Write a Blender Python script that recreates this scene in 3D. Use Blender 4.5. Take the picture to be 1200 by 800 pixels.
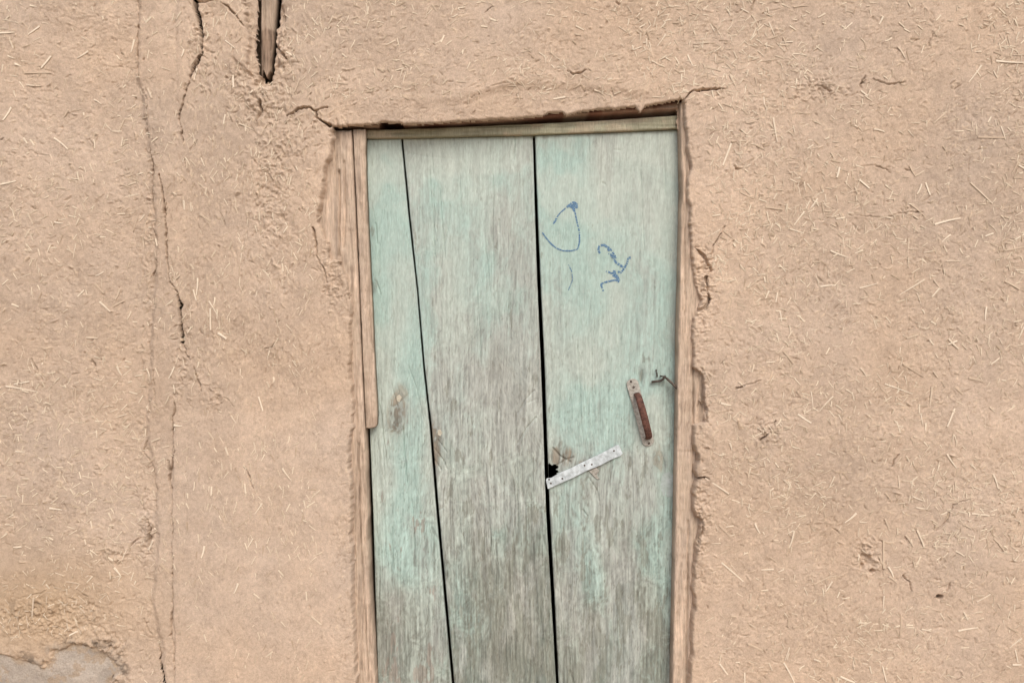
import bpy, math, random
import numpy as np
from mathutils import Vector, Matrix

for o in list(bpy.data.objects):
    bpy.data.objects.remove(o)
S = bpy.context.scene
COL = S.collection
random.seed(7)
rng = np.random.default_rng(11)

# ---------------------------------------------------------------- camera
CAM = Vector((0.0, -1.9, 1.44))
PITCH = math.radians(3.4)
FPX = 873.0
cd = bpy.data.cameras.new('camera')
cam = bpy.data.objects.new('camera', cd)
COL.objects.link(cam)
cam.location = CAM
cam.rotation_euler = (math.radians(90) - PITCH, 0, 0)
cd.sensor_width = 36.0
cd.lens = 36.0 * FPX / 1200.0
cd.clip_start = 0.05
cd.clip_end = 500
S.camera = cam

# ---------------------------------------------------------------- sky, sun, exposure
SUN_EL, SUN_AZ = math.radians(46), math.radians(17)     # azimuth from the wall's normal, to the right
w = bpy.data.worlds.new('World')
S.world = w
w.use_nodes = True
wn = w.node_tree.nodes
sky = wn.new('ShaderNodeTexSky')
sky.sky_type = 'NISHITA'
sky.sun_disc = False
sky.sun_elevation = SUN_EL
sky.sun_rotation = math.pi - SUN_AZ
sky.dust_density = 4.0
sky.air_density = 1.0
wn['Background'].inputs['Strength'].default_value = 0.10
w.node_tree.links.new(sky.outputs[0], wn['Background'].inputs[0])
sd_ = bpy.data.lights.new('sun', 'SUN')
sd_.energy = 1.5
sd_.angle = math.radians(38)
sd_.color = (1.0, 0.93, 0.84)
sun = bpy.data.objects.new('sun', sd_)
COL.objects.link(sun)
sdir = Vector((math.sin(SUN_AZ) * math.cos(SUN_EL), -math.cos(SUN_AZ) * math.cos(SUN_EL), math.sin(SUN_EL)))
sun.rotation_euler = sdir.to_track_quat('Z', 'Y').to_euler()
sun.location = sdir * 20
S.view_settings.view_transform = 'Standard'
S.view_settings.look = 'None'
S.view_settings.gamma = 1.0
S.view_settings.use_curve_mapping = False
S.view_settings.exposure = 0.48

# ---------------------------------------------------------------- helpers
cP, sP = math.cos(PITCH), math.sin(PITCH)


def at(u, v, y=0.0):
    """point of the photograph -> point on the plane Y = y (works on arrays); returns x, z"""
    u = np.asarray(u, float)
    v = np.asarray(v, float)
    a = (u - 600.0) / FPX
    b = (400.0 - v) / FPX
    dy = cP + b * sP
    dz = b * cP - sP
    t = (y - CAM.y) / dy
    return CAM.x + a * t, CAM.z + dz * t


def to_px(x, z, y=0.0):
    px, py, pz = x - CAM.x, y - CAM.y, z - CAM.z
    f = py * cP - pz * sP
    up = py * sP + pz * cP
    return 600 + FPX * px / f, 400 - FPX * up / f


PXM = 1.9 / FPX     # metres per pixel on the wall

_tab = [np.random.default_rng(100 + i).random((256, 256)).astype(np.float32) for i in range(12)]


def vn(x, y, seed=0):
    t = _tab[seed % 12]
    x = x + 17.31 * seed
    y = y + 7.77 * seed
    xi = np.floor(x).astype(np.int32)
    yi = np.floor(y).astype(np.int32)
    fx = (x - xi).astype(np.float32)
    fy = (y - yi).astype(np.float32)
    fx = fx * fx * (3 - 2 * fx)
    fy = fy * fy * (3 - 2 * fy)
    a = t[xi & 255, yi & 255]
    b = t[(xi + 1) & 255, yi & 255]
    c = t[xi & 255, (yi + 1) & 255]
    d = t[(xi + 1) & 255, (yi + 1) & 255]
    return (a + (b - a) * fx) * (1 - fy) + (c + (d - c) * fx) * fy - 0.5


def fbm(x, y, f, octv=4, seed=0, gain=0.5):
    r = 0
    a = 1.0
    for i in range(octv):
        r = r + a * vn(x * f, y * f, seed + i)
        f *= 2.03
        a *= gain
    return r


def sst(a, b, x):
    t = np.clip((x - a) / (b - a), 0, 1)
    return t * t * (3 - 2 * t)


def poly_dist(X, Z, pts, vals=None):
    """distance from grid points to a polyline (world coords) and the value carried along it"""
    best = np.full(X.shape, 1e9, np.float32)
    val = np.zeros(X.shape, np.float32)
    for i in range(len(pts) - 1):
        ax, az = pts[i]
        bx, bz = pts[i + 1]
        dx, dz = bx - ax, bz - az
        L2 = dx * dx + dz * dz + 1e-12
        t = np.clip(((X - ax) * dx + (Z - az) * dz) / L2, 0, 1)
        d = np.hypot(X - ax - t * dx, Z - az - t * dz)
        m = d < best
        best = np.where(m, d, best)
        if vals is not None:
            val = np.where(m, vals[i] + (vals[i + 1] - vals[i]) * t, val)
    return best, val


def poly_sdf(X, Z, pts):
    """signed distance to a closed polygon, negative inside"""
    d, _ = poly_dist(X, Z, list(pts) + [pts[0]])
    ins = np.zeros(X.shape, bool)
    n = len(pts)
    for i in range(n):
        ax, az = pts[i]
        bx, bz = pts[(i + 1) % n]
        c = ((az > Z) != (bz > Z)) & (X < (bx - ax) * (Z - az) / ((bz - az) + 1e-12) + ax)
        ins ^= c
    return np.where(ins, -d, d)


def mesh_np(name, verts, quads, color=None, smooth=True):
    me = bpy.data.meshes.new(name)
    nv, nf = len(verts), len(quads)
    k = quads.shape[1]
    me.vertices.add(nv)
    me.vertices.foreach_set('co', np.ascontiguousarray(verts, np.float32).ravel())
    me.loops.add(nf * k)
    me.loops.foreach_set('vertex_index', np.ascontiguousarray(quads, np.int32).ravel())
    me.polygons.add(nf)
    me.polygons.foreach_set('loop_start', np.arange(0, nf * k, k, dtype=np.int32))
    me.polygons.foreach_set('loop_total', np.full(nf, k, np.int32))
    me.polygons.foreach_set('use_smooth', np.full(nf, smooth, bool))
    if color is not None:
        at_ = me.color_attributes.new('tint', 'FLOAT_COLOR', 'POINT')
        c4 = np.ones((nv, 4), np.float32)
        c4[:, :3] = np.clip(color, 0, 1)
        at_.data.foreach_set('color', c4.ravel())
    me.update(calc_edges=True)
    me.validate()
    return me


def link(name, me, mat=None, parent=None, **props):
    o = bpy.data.objects.new(name, me)
    COL.objects.link(o)
    if mat and me and not me.materials:
        me.materials.append(mat)
    o.parent = parent
    for k, v in props.items():
        o[k] = v
    return o


def grid_quads(nx, nz, off=0):
    """vertex index = i * nz + j ; front side faces -Y when x grows with i and z with j"""
    i, j = np.meshgrid(np.arange(nx - 1), np.arange(nz - 1), indexing='ij')
    a = (i * nz + j).ravel() + off
    return np.stack([a, a + nz, a + nz + 1, a + 1], 1)


# ---------------------------------------------------------------- materials
def new_mat(name):
    m = bpy.data.materials.new(name)
    m.use_nodes = True
    nt = m.node_tree
    return m, nt, nt.nodes['Principled BSDF']


def N(nt, t, **kw):
    n = nt.nodes.new(t)
    for k, v in kw.items():
        setattr(n, k, v)
    return n


def tint_mat(name, rough, spec, noise_scale, amount, bump_scale, bump_dist, stretch=(1, 1, 1), detail=6):
    """vertex tint * fine noise, with fine bump"""
    m, nt, b = new_mat(name)
    ca = N(nt, 'ShaderNodeVertexColor', layer_name='tint')
    tc = N(nt, 'ShaderNodeTexCoord')
    mp = N(nt, 'ShaderNodeMapping')
    mp.inputs['Scale'].default_value = stretch
    nt.links.new(tc.outputs['Object'], mp.inputs[0])
    no = N(nt, 'ShaderNodeTexNoise')
    no.inputs['Scale'].default_value = noise_scale
    no.inputs['Detail'].default_value = detail
    no.inputs['Roughness'].default_value = 0.7
    nt.links.new(mp.outputs[0], no.inputs['Vector'])
    mr = N(nt, 'ShaderNodeMapRange')
    mr.inputs[1].default_value = 0.25
    mr.inputs[2].default_value = 0.75
    mr.inputs[3].default_value = 1 - amount
    mr.inputs[4].default_value = 1 + amount
    nt.links.new(no.outputs[0], mr.inputs[0])
    mx = N(nt, 'ShaderNodeVectorMath', operation='SCALE')
    nt.links.new(ca.outputs[0], mx.inputs[0])
    nt.links.new(mr.outputs[0], mx.inputs['Scale'])
    nt.links.new(mx.outputs[0], b.inputs['Base Color'])
    b.inputs['Roughness'].default_value = rough
    b.inputs['Specular IOR Level'].default_value = spec
    n2 = N(nt, 'ShaderNodeTexNoise')
    n2.inputs['Scale'].default_value = bump_scale
    n2.inputs['Detail'].default_value = 5
    n2.inputs['Roughness'].default_value = 0.65
    nt.links.new(mp.outputs[0], n2.inputs['Vector'])
    bp = N(nt, 'ShaderNodeBump')
    bp.inputs['Strength'].default_value = 0.8
    bp.inputs['Distance'].default_value = bump_dist
    nt.links.new(n2.outputs[0], bp.inputs['Height'])
    nt.links.new(bp.outputs[0], b.inputs['Normal'])
    return m


def flat_mat(name, c1, c2, rough, scale, spec=0.3, metal=0.0, stretch=(1, 1, 1), bump=0.0005, rnd=False):
    """two colours mixed by noise"""
    m, nt, b = new_mat(name)
    tc = N(nt, 'ShaderNodeTexCoord')
    mp = N(nt, 'ShaderNodeMapping')
    mp.inputs['Scale'].default_value = stretch
    nt.links.new(tc.outputs['Object'], mp.inputs[0])
    no = N(nt, 'ShaderNodeTexNoise')
    no.inputs['Scale'].default_value = scale
    no.inputs['Detail'].default_value = 7
    no.inputs['Roughness'].default_value = 0.7
    nt.links.new(mp.outputs[0], no.inputs['Vector'])
    cr = N(nt, 'ShaderNodeValToRGB')
    cr.color_ramp.elements[0].position = 0.38
    cr.color_ramp.elements[1].position = 0.62
    cr.color_ramp.elements[0].color = (*c1, 1)
    cr.color_ramp.elements[1].color = (*c2, 1)
    fac = no.outputs[0]
    if rnd:
        oi = N(nt, 'ShaderNodeObjectInfo')
        ad = N(nt, 'ShaderNodeMath', operation='MULTIPLY_ADD')
        ad.inputs[1].default_value = 0.5
        nt.links.new(oi.outputs['Random'], ad.inputs[0])
        sb = N(nt, 'ShaderNodeMath', operation='SUBTRACT')
        sb.inputs[1].default_value = 0.25
        nt.links.new(no.outputs[0], sb.inputs[0])
        nt.links.new(sb.outputs[0], ad.inputs[2])
        fac = ad.outputs[0]
    nt.links.new(fac, cr.inputs[0])
    nt.links.new(cr.outputs[0], b.inputs['Base Color'])
    b.inputs['Roughness'].default_value = rough
    b.inputs['Metallic'].default_value = metal
    b.inputs['Specular IOR Level'].default_value = spec
    bp = N(nt, 'ShaderNodeBump')
    bp.inputs['Strength'].default_value = 0.7
    bp.inputs['Distance'].default_value = bump
    nt.links.new(no.outputs[0], bp.inputs['Height'])
    nt.links.new(bp.outputs[0], b.inputs['Normal'])
    return m


M_mud = tint_mat('mud_plaster', 0.95, 0.1, 330, 0.20, 420, 0.0016)
M_cement = tint_mat('cement', 0.92, 0.12, 200, 0.25, 260, 0.0030)
M_paint = tint_mat('worn_painted_wood', 0.78, 0.2, 420, 0.20, 600, 0.0009, (1, 1, 0.16))
M_frame = tint_mat('raw_frame_wood', 0.88, 0.12, 300, 0.30, 330, 0.0022, (1, 1, 0.11))
M_straw = flat_mat('straw', (0.56, 0.45, 0.34), (0.80, 0.71, 0.58), 0.55, 60, 0.3, rnd=True)
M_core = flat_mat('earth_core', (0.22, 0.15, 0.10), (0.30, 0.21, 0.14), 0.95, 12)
M_ground = flat_mat('dusty_earth', (0.30, 0.22, 0.15), (0.40, 0.30, 0.21), 0.95, 3, 0.1, bump=0.01)
M_room = flat_mat('dim_room_earth', (0.10, 0.075, 0.055), (0.14, 0.10, 0.075), 0.95, 4)
M_white = flat_mat('chalky_metal', (0.38, 0.43, 0.45), (0.66, 0.73, 0.77), 0.6, 75, 0.35)
M_plate = flat_mat('dull_zinc', (0.27, 0.25, 0.22), (0.55, 0.54, 0.50), 0.5, 130, 0.5, 0.25)
M_rust = flat_mat('rusty_iron', (0.06, 0.030, 0.024), (0.18, 0.085, 0.064), 0.75, 120, 0.3, 0.2)
M_iron = flat_mat('dark_iron', (0.06, 0.05, 0.045), (0.14, 0.11, 0.09), 0.6, 120, 0.4, 0.5)
M_ink = flat_mat('blue_ink', (0.04, 0.11, 0.25), (0.21, 0.33, 0.43), 0.8, 380, 0.1)

# ---------------------------------------------------------------- ground and dim room (the setting)
n = 60
gx = np.linspace(-40, 40, n)
X, Z = np.meshgrid(gx, np.linspace(-60, 0.2, n), indexing='ij')
g = 0.02 * fbm(X, Z, 0.7, 3, 2)
me = mesh_np('ground', np.stack([X.ravel(), Z.ravel(), g.ravel() - 0.02], 1), grid_quads(n, n))
link('ground', me, M_ground, kind='structure')


def box_mesh(name, parts):
    V, F = [], []
    for (x0, x1, y0, y1, z0, z1) in parts:
        b = len(V)
        V += [(x0, y0, z0), (x1, y0, z0), (x1, y1, z0), (x0, y1, z0), (x0, y0, z1), (x1, y0, z1), (x1, y1, z1), (x0, y1, z1)]
        F += [[b + i for i in q] for q in ((0, 3, 2, 1), (4, 5, 6, 7), (0, 1, 5, 4), (1, 2, 6, 5), (2, 3, 7, 6), (3, 0, 4, 7))]
    me = bpy.data.meshes.new(name)
    me.from_pydata(V, [], F)
    return me


# room behind the door: floor, ceiling, three walls, all real slabs
link('room_shell', box_mesh('room_shell', [(-2.6, 2.6, 0.36, 3.2, -0.2, -0.05), (-2.6, 2.6, 0.36, 3.2, 2.5, 2.7),
                                           (-2.8, -2.6, 0.36, 3.4, -0.2, 2.7), (2.6, 2.8, 0.36, 3.4, -0.2, 2.7),
                                           (-2.6, 2.6, 3.2, 3.4, -0.2, 2.7)]), M_room, kind='structure')

# ================================================================ MUD WALL
wall = link('mud_wall', None)
wall['label'] = 'cracked tan mud plaster wall full of straw, around the green door'
wall['category'] = 'wall'
wall['kind'] = 'thing'

EDGE_L = [(100, 394), (151, 390), (170, 388), (185, 387), (192, 381), (225, 378), (255, 373), (270, 376), (285, 385), (303, 386),
          (305, 397), (315, 400), (325, 404), (335, 408), (345, 411), (360, 412), (380, 409), (400, 411), (430, 409), (450, 411),
          (470, 413), (500, 412), (530, 409), (545, 409), (575, 412), (600, 411), (625, 410), (640, 413), (700, 412), (740, 415),
          (770, 417), (800, 418), (1100, 424)]
EDGE_R = [(90, 798), (118, 800), (130, 802), (150, 803), (170, 806), (195, 810), (220, 806), (240, 808), (260, 809), (280, 810),
          (300, 812), (330, 815), (345, 819), (352, 822), (368, 817), (373, 812), (385, 812), (400, 812), (430, 813), (438, 823),
          (460, 825), (470, 821), (480, 827), (494, 826), (498, 813), (520, 813), (530, 818), (540, 818), (550, 814), (560, 817),
          (570, 813), (590, 812), (600, 815), (610, 821), (630, 819), (650, 815), (670, 813), (690, 811), (700, 814), (710, 815),
          (720, 811), (760, 811), (800, 808), (1100, 802)]
EDGE_T = [(380, 150), (400, 150), (430, 148), (443, 147), (447, 145), (468, 146), (474, 148), (500, 147), (540, 144), (580, 141),
          (600, 140), (636, 137), (642, 133), (658, 132), (664, 136), (680, 132), (700, 129), (720, 128), (744, 126), (750, 133),
          (756, 126), (770, 123), (797, 118), (830, 116)]


def edge_fn_v(pts):
    us = [p[1] for p in pts]
    vs = [p[0] for p in pts]
    x, z = at(us, vs)
    o = np.argsort(z)
    return x[o], z[o]


ELx, ELz = edge_fn_v(EDGE_L)
ERx, ERz = edge_fn_v(EDGE_R)
ETx, ETz = at([p[0] for p in EDGE_T], [p[1] - 1.2 for p in EDGE_T])

DX = 0.0020
x0, _ = at(-70, 400)
x1, _ = at(1270, 400)
_, zt = at(600, -40)
_, zb = at(600, 835)


def axis(a, b, lo, hi, d):
    core = np.arange(a, b, d)
    out = []
    s, p = d, core[-1]
    while p < hi:
        s = min(s * 1.12, 0.03)
        p += s
        out.append(p)
    inn = []
    s, p = d, a
    while p > lo:
        s = min(s * 1.12, 0.03)
        p -= s
        inn.append(p)
    return np.concatenate([inn[::-1], core, out]), len(inn), len(core)


xs, ox, ncx = axis(float(x0), float(x1), -3.0, 3.0, DX)
zs, oz, ncz = axis(float(zb), float(zt), -0.03, 2.72, DX)
nx, nz = len(xs), len(zs)
X, Z = np.meshgrid(xs, zs, indexing='ij')
X = X.astype(np.float32)
Z = Z.astype(np.float32)
U, V = to_px(X, Z)
U = U.astype(np.float32)
V = V.astype(np.float32)

# ragged domain warp shared by cracks and edges
wx = 0.0046 * fbm(X, Z, 48, 3, 1, 0.6)
wz = 0.0046 * fbm(X, Z, 48, 3, 5, 0.6)
Xw, Zw = X + wx, Z + wz
Xc = X + 1.1 * wx + 0.0024 * vn(X * 130, Z * 130, 7)      # finer, more broken line for cracks
Zc = Z + 1.1 * wz + 0.0024 * vn(X * 130, Z * 130, 2)
CW = fbm(X, Z, 22, 3, 9, 0.55)

zone_x = np.interp(Z, *[a_[::-1] for a_ in at([202, 202, 203, 203, 205, 205][:6], [400, 500, 560, 640, 740, 850])[::-1]]).astype(np.float32)
smooth_zone = sst(-0.002, 0.004, X - zone_x) * (1 - sst(385, 405, U)) * sst(420, 520, V)     # the smoother vertical trowelled plaster
H = 0.010 * fbm(X, Z, 2.2, 3, 2) + 0.0022 * fbm(X, Z, 14, 3, 6)
rough = 0.6 + 0.9 * sst(-0.25, 0.35, fbm(X, Z, 9, 2, 8))
rough *= 1 - 0.55 * smooth_zone
# broad hand-smeared sweeps
H += 0.0022 * fbm(X * 0.35 + Z * 0.2, Z - 0.3 * X, 20, 2, 11) * sst(-0.1, 0.3, fbm(X, Z, 3, 2, 1))
H += 0.0022 * fbm(X + 0.5 * Z, Z * 0.4 - X * 0.3, 20, 2, 10) * sst(-0.1, 0.3, fbm(X, Z, 3, 2, 4))
H += rough * 0.0008 * fbm(X, Z, 85, 3, 3, 0.7)
# fine wrinkles: ridged noise
rn = np.abs(fbm(X, Z * 0.8, 60, 3, 9))
H -= rough * 0.0006 * (1 - sst(0.0, 0.06, rn))
print('wall grid', nx, nz)

# --- fibres pressed into the mud: ridges and grooves stamped into the relief
core_h = np.zeros((ncx, ncz), np.float32)
core_c = np.zeros((ncx, ncz), np.float32)


def stamp(cx, cz, ang, L, amp, sig, colr, curv):
    """all arrays; positions in metres"""
    global core_h, core_c
    K = 16
    s = np.linspace(-0.5, 0.5, K)[None, :]
    a = ang[:, None] + curv[:, None] * s
    px = cx[:, None] + s * L[:, None] * np.cos(a)
    pz = cz[:, None] + s * L[:, None] * np.sin(a)
    taper = np.clip(1.0 - (np.abs(s) * 2) ** 4, 0.1, 1)
    gi = (px - xs[ox]) / DX
    gj = (pz - zs[oz]) / DX
    for di in (-1, 0, 1):
        for dj in (-1, 0, 1):
            ii = np.round(gi).astype(int) + di
            jj = np.round(gj).astype(int) + dj
            r2 = ((ii - gi) ** 2 + (jj - gj) ** 2) * DX * DX
            wgt = np.exp(-r2 / (2 * sig[:, None] ** 2)) * taper
            ok = (ii >= 0) & (ii < ncx) & (jj >= 0) & (jj < ncz)
            f = ii[ok] * ncz + jj[ok]
            av = (amp[:, None] * wgt)[ok]
            cv = (colr[:, None] * wgt)[ok]
            hh = core_h.ravel()
            cc = core_c.ravel()
            pos = av > 0
            np.maximum.at(hh, f[pos], av[pos])
            np.minimum.at(hh, f[~pos], av[~pos])
            np.maximum.at(cc, f[pos], np.maximum(cv[pos], 0))
            np.minimum.at(cc, f[~pos], np.minimum(cv[~pos], 0))
            core_h, core_c = hh.reshape(ncx, ncz), cc.reshape(ncx, ncz)


NS = 75000
cx = rng.uniform(xs[ox], xs[ox + ncx - 1], NS)
cz = rng.uniform(zs[oz], zs[oz + ncz - 1], NS)
kp = rng.random(NS) < 0.22 + 0.78 * sst(-0.12, 0.22, fbm(cx, cz, 13, 3, 5))
cx, cz = cx[kp], cz[kp]
NS = len(cx)
u_, v_ = to_px(cx, cz)
vert = ((u_ > 165) & (u_ < 410) & (v_ > 100)) | ((u_ < 410) & (u_ > 205))
ang = rng.uniform(0, math.pi, NS)
ang = np.where(vert, math.pi / 2 + rng.normal(0, 0.45, NS), ang)
ang = np.where((u_ < 165), rng.normal(0.0, 0.7, NS), ang)
ang = np.where((v_ < 140) & (u_ > 380), rng.normal(0.3, 0.6, NS), ang)
L = rng.gamma(2.2, 0.0052, NS) + 0.003
amp = rng.choice([-1.0, 1.0], NS, p=[0.55, 0.45]) * rng.gamma(2.0, 0.00058, NS)
sig = rng.uniform(0.0007, 0.0014, NS)
colr = np.where(amp > 0, rng.uniform(-0.2, 1.0, NS), rng.uniform(-1.0, 0.5, NS))
stamp(cx, cz, ang, L, amp, sig, colr, rng.normal(0, 0.6, NS))
ZONES = [(306, 112, 26, 24, 260), (285, 92, 18, 14, 90), (330, 60, 16, 30, 120), (392, 325, 14, 26, 150), (822, 340, 10, 40, 190), (821, 470, 8, 40, 120), (820, 600, 8, 60, 150), (172, 625, 8, 34, 120),
         (135, 650, 12, 10, 50), (60, 725, 70, 22, 260), (128, 758, 14, 12, 120), (133, 795, 8, 10, 60), (320, 220, 26, 80, 260), (252, 465, 8, 14, 60), (1012, 652, 14, 20, 120), (960, 104, 26, 12, 90), (895, 505, 14, 14, 60),
         (180, 300, 10, 160, 260), (215, 420, 16, 60, 120), (345, 160, 40, 30, 200), (240, 60, 14, 50, 100)]
for (zu, zv, zru, zrv, zn) in ZONES:
    a_, b_ = at(zu + rng.normal(0, zru * 0.6, zn), zv + rng.normal(0, zrv * 0.6, zn))
    am = rng.choice([-1.0, 1.0], zn, p=[0.6, 0.4]) * rng.uniform(0.0015, 0.0050, zn)
    stamp(a_, b_, rng.uniform(0, math.pi, zn) if zu > 400 else math.pi / 2 + rng.normal(0, 0.8, zn), rng.uniform(0.005, 0.022, zn), am, rng.uniform(0.0009, 0.0016, zn), np.where(am > 0, rng.uniform(-.2, .7, zn), 0), rng.normal(0, 0.8, zn))
seam_strip = np.exp(-((U - 190) / 13) ** 4)
damp = (1 - 0.5 * smooth_zone - 0.6 * seam_strip * (1 - smooth_zone))[ox:ox + ncx, oz:oz + ncz]
H[ox:ox + ncx, oz:oz + ncz] += core_h * damp
FIB = np.zeros_like(H)
FIB[ox:ox + ncx, oz:oz + ncz] = core_c * damp

# --- seams in the plaster on the left: right coat is a few mm proud, a trowelled strip between
seamA = at([166, 162, 172, 180, 183, 176, 172, 182, 184, 178, 190, 192], [-60, 90, 150, 200, 300, 430, 510, 560, 640, 700, 760, 850])
seamB = at([200, 192, 195, 207, 216, 212, 205, 203, 202, 204, 206, 205], [-60, 200, 290, 345, 410, 440, 470, 530, 600, 700, 740, 850])


def xz_interp(c, z):
    o = np.argsort(c[1])
    return np.interp(z, c[1][o], c[0][o])


sa = Xw - xz_interp(seamA, Z).astype(np.float32)
sb = Xw - xz_interp(seamB, Z).astype(np.float32)
H += 0.0085 * sst(-0.006, 0.012, sa) + 0.0060 * sst(-0.003, 0.004, sb) * sst(470, 520, V)
H += 0.0045 * np.exp(-((sa - 0.045) / 0.030) ** 2) * (1 - sst(430, 520, V))
H -= 0.003 * np.exp(-(sb / 0.012) ** 2) * sst(450, 520, V)

# --- brow of plaster above the door
bu = [380, 480, 540, 575, 610, 650, 700, 760, 800, 830]
bv = [128, 120, 116, 105, 97, 99, 102, 109, 112, 110]
bxz = at(bu, bv)
bz = np.interp(X, bxz[0], bxz[1]).astype(np.float32)
fade = sst(470, 560, U) * (1 - sst(720, 800, U))
H -= 0.0055 * sst(-0.006, 0.020, bz - Zw) * (0.15 + 0.85 * fade) * sst(380, 420, U) * (1 - sst(800, 812, U)) * (1 - sst(150, 200, V))


def crack(pts, depth, lip=0.0012):
    """pts = (u, v, width px)"""
    global H
    p = np.array(pts, float)
    m = 14
    u0, u1, v0, v1 = p[:, 0].min() - m, p[:, 0].max() + m, p[:, 1].min() - m, p[:, 1].max() + m
    xa, _ = at(u0, (v0 + v1) / 2)
    xb, _ = at(u1, (v0 + v1) / 2)
    _, za = at(600, v1)
    _, zb_ = at(600, v0)
    i0, i1 = np.searchsorted(xs, xa), np.searchsorted(xs, xb)
    j0, j1 = np.searchsorted(zs, za), np.searchsorted(zs, zb_)
    sl = (slice(i0, i1), slice(j0, j1))
    px, pz = at(p[:, 0], p[:, 1])
    d, wv = poly_dist(Xc[sl], Zc[sl], list(zip(px, pz)), p[:, 2] * PXM)
    half = wv * 0.42 * np.clip(0.85 + 1.4 * CW[sl], 0.0, 1.6) - 0.0006 * np.clip(-2.5 * CW[sl], 0, 1)
    rp = 0.0019 + 0.0017 * min(1.0, depth / 0.03)
    a = sst(0, 1, (half + 0.42 * rp - d) / rp)
    vary = 0.55 + 0.9 * np.clip(fbm(X[sl], Z[sl], 60, 2, 4) + 0.5, 0, 1)
    dep = 2.2 * depth * np.minimum(1, (0.35 + wv / (4 * PXM))) * vary
    H[sl] += lip * np.exp(-(d / 0.006) ** 2) * (wv > 0.0005)
    H[sl] -= a * np.minimum(dep, 0.050)


def pit(u, v, r, depth, elong=1.0):
    global H
    px, pz = at(u, v)
    R = r * PXM * 3
    i0, i1 = np.searchsorted(xs, px - R), np.searchsorted(xs, px + R)
    j0, j1 = np.searchsorted(zs, pz - R), np.searchsorted(zs, pz + R)
    sl = (slice(i0, i1), slice(j0, j1))
    d = np.hypot(Xw[sl] - px, (Zw[sl] - pz) / elong)
    H[sl] -= depth * (1 - sst(r * PXM * 0.45, r * PXM * 1.1, d))


def rubble(u, v, ru, rv, ampl, seed=3):
    global H
    g_ = np.exp(-((U - u) / ru) ** 2 - ((V - v) / rv) ** 2)
    H += ampl * g_ * (fbm(X, Z, 70, 3, seed, 0.7) + 0.6 * np.abs(fbm(X, Z, 130, 2, seed + 2)))


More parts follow.
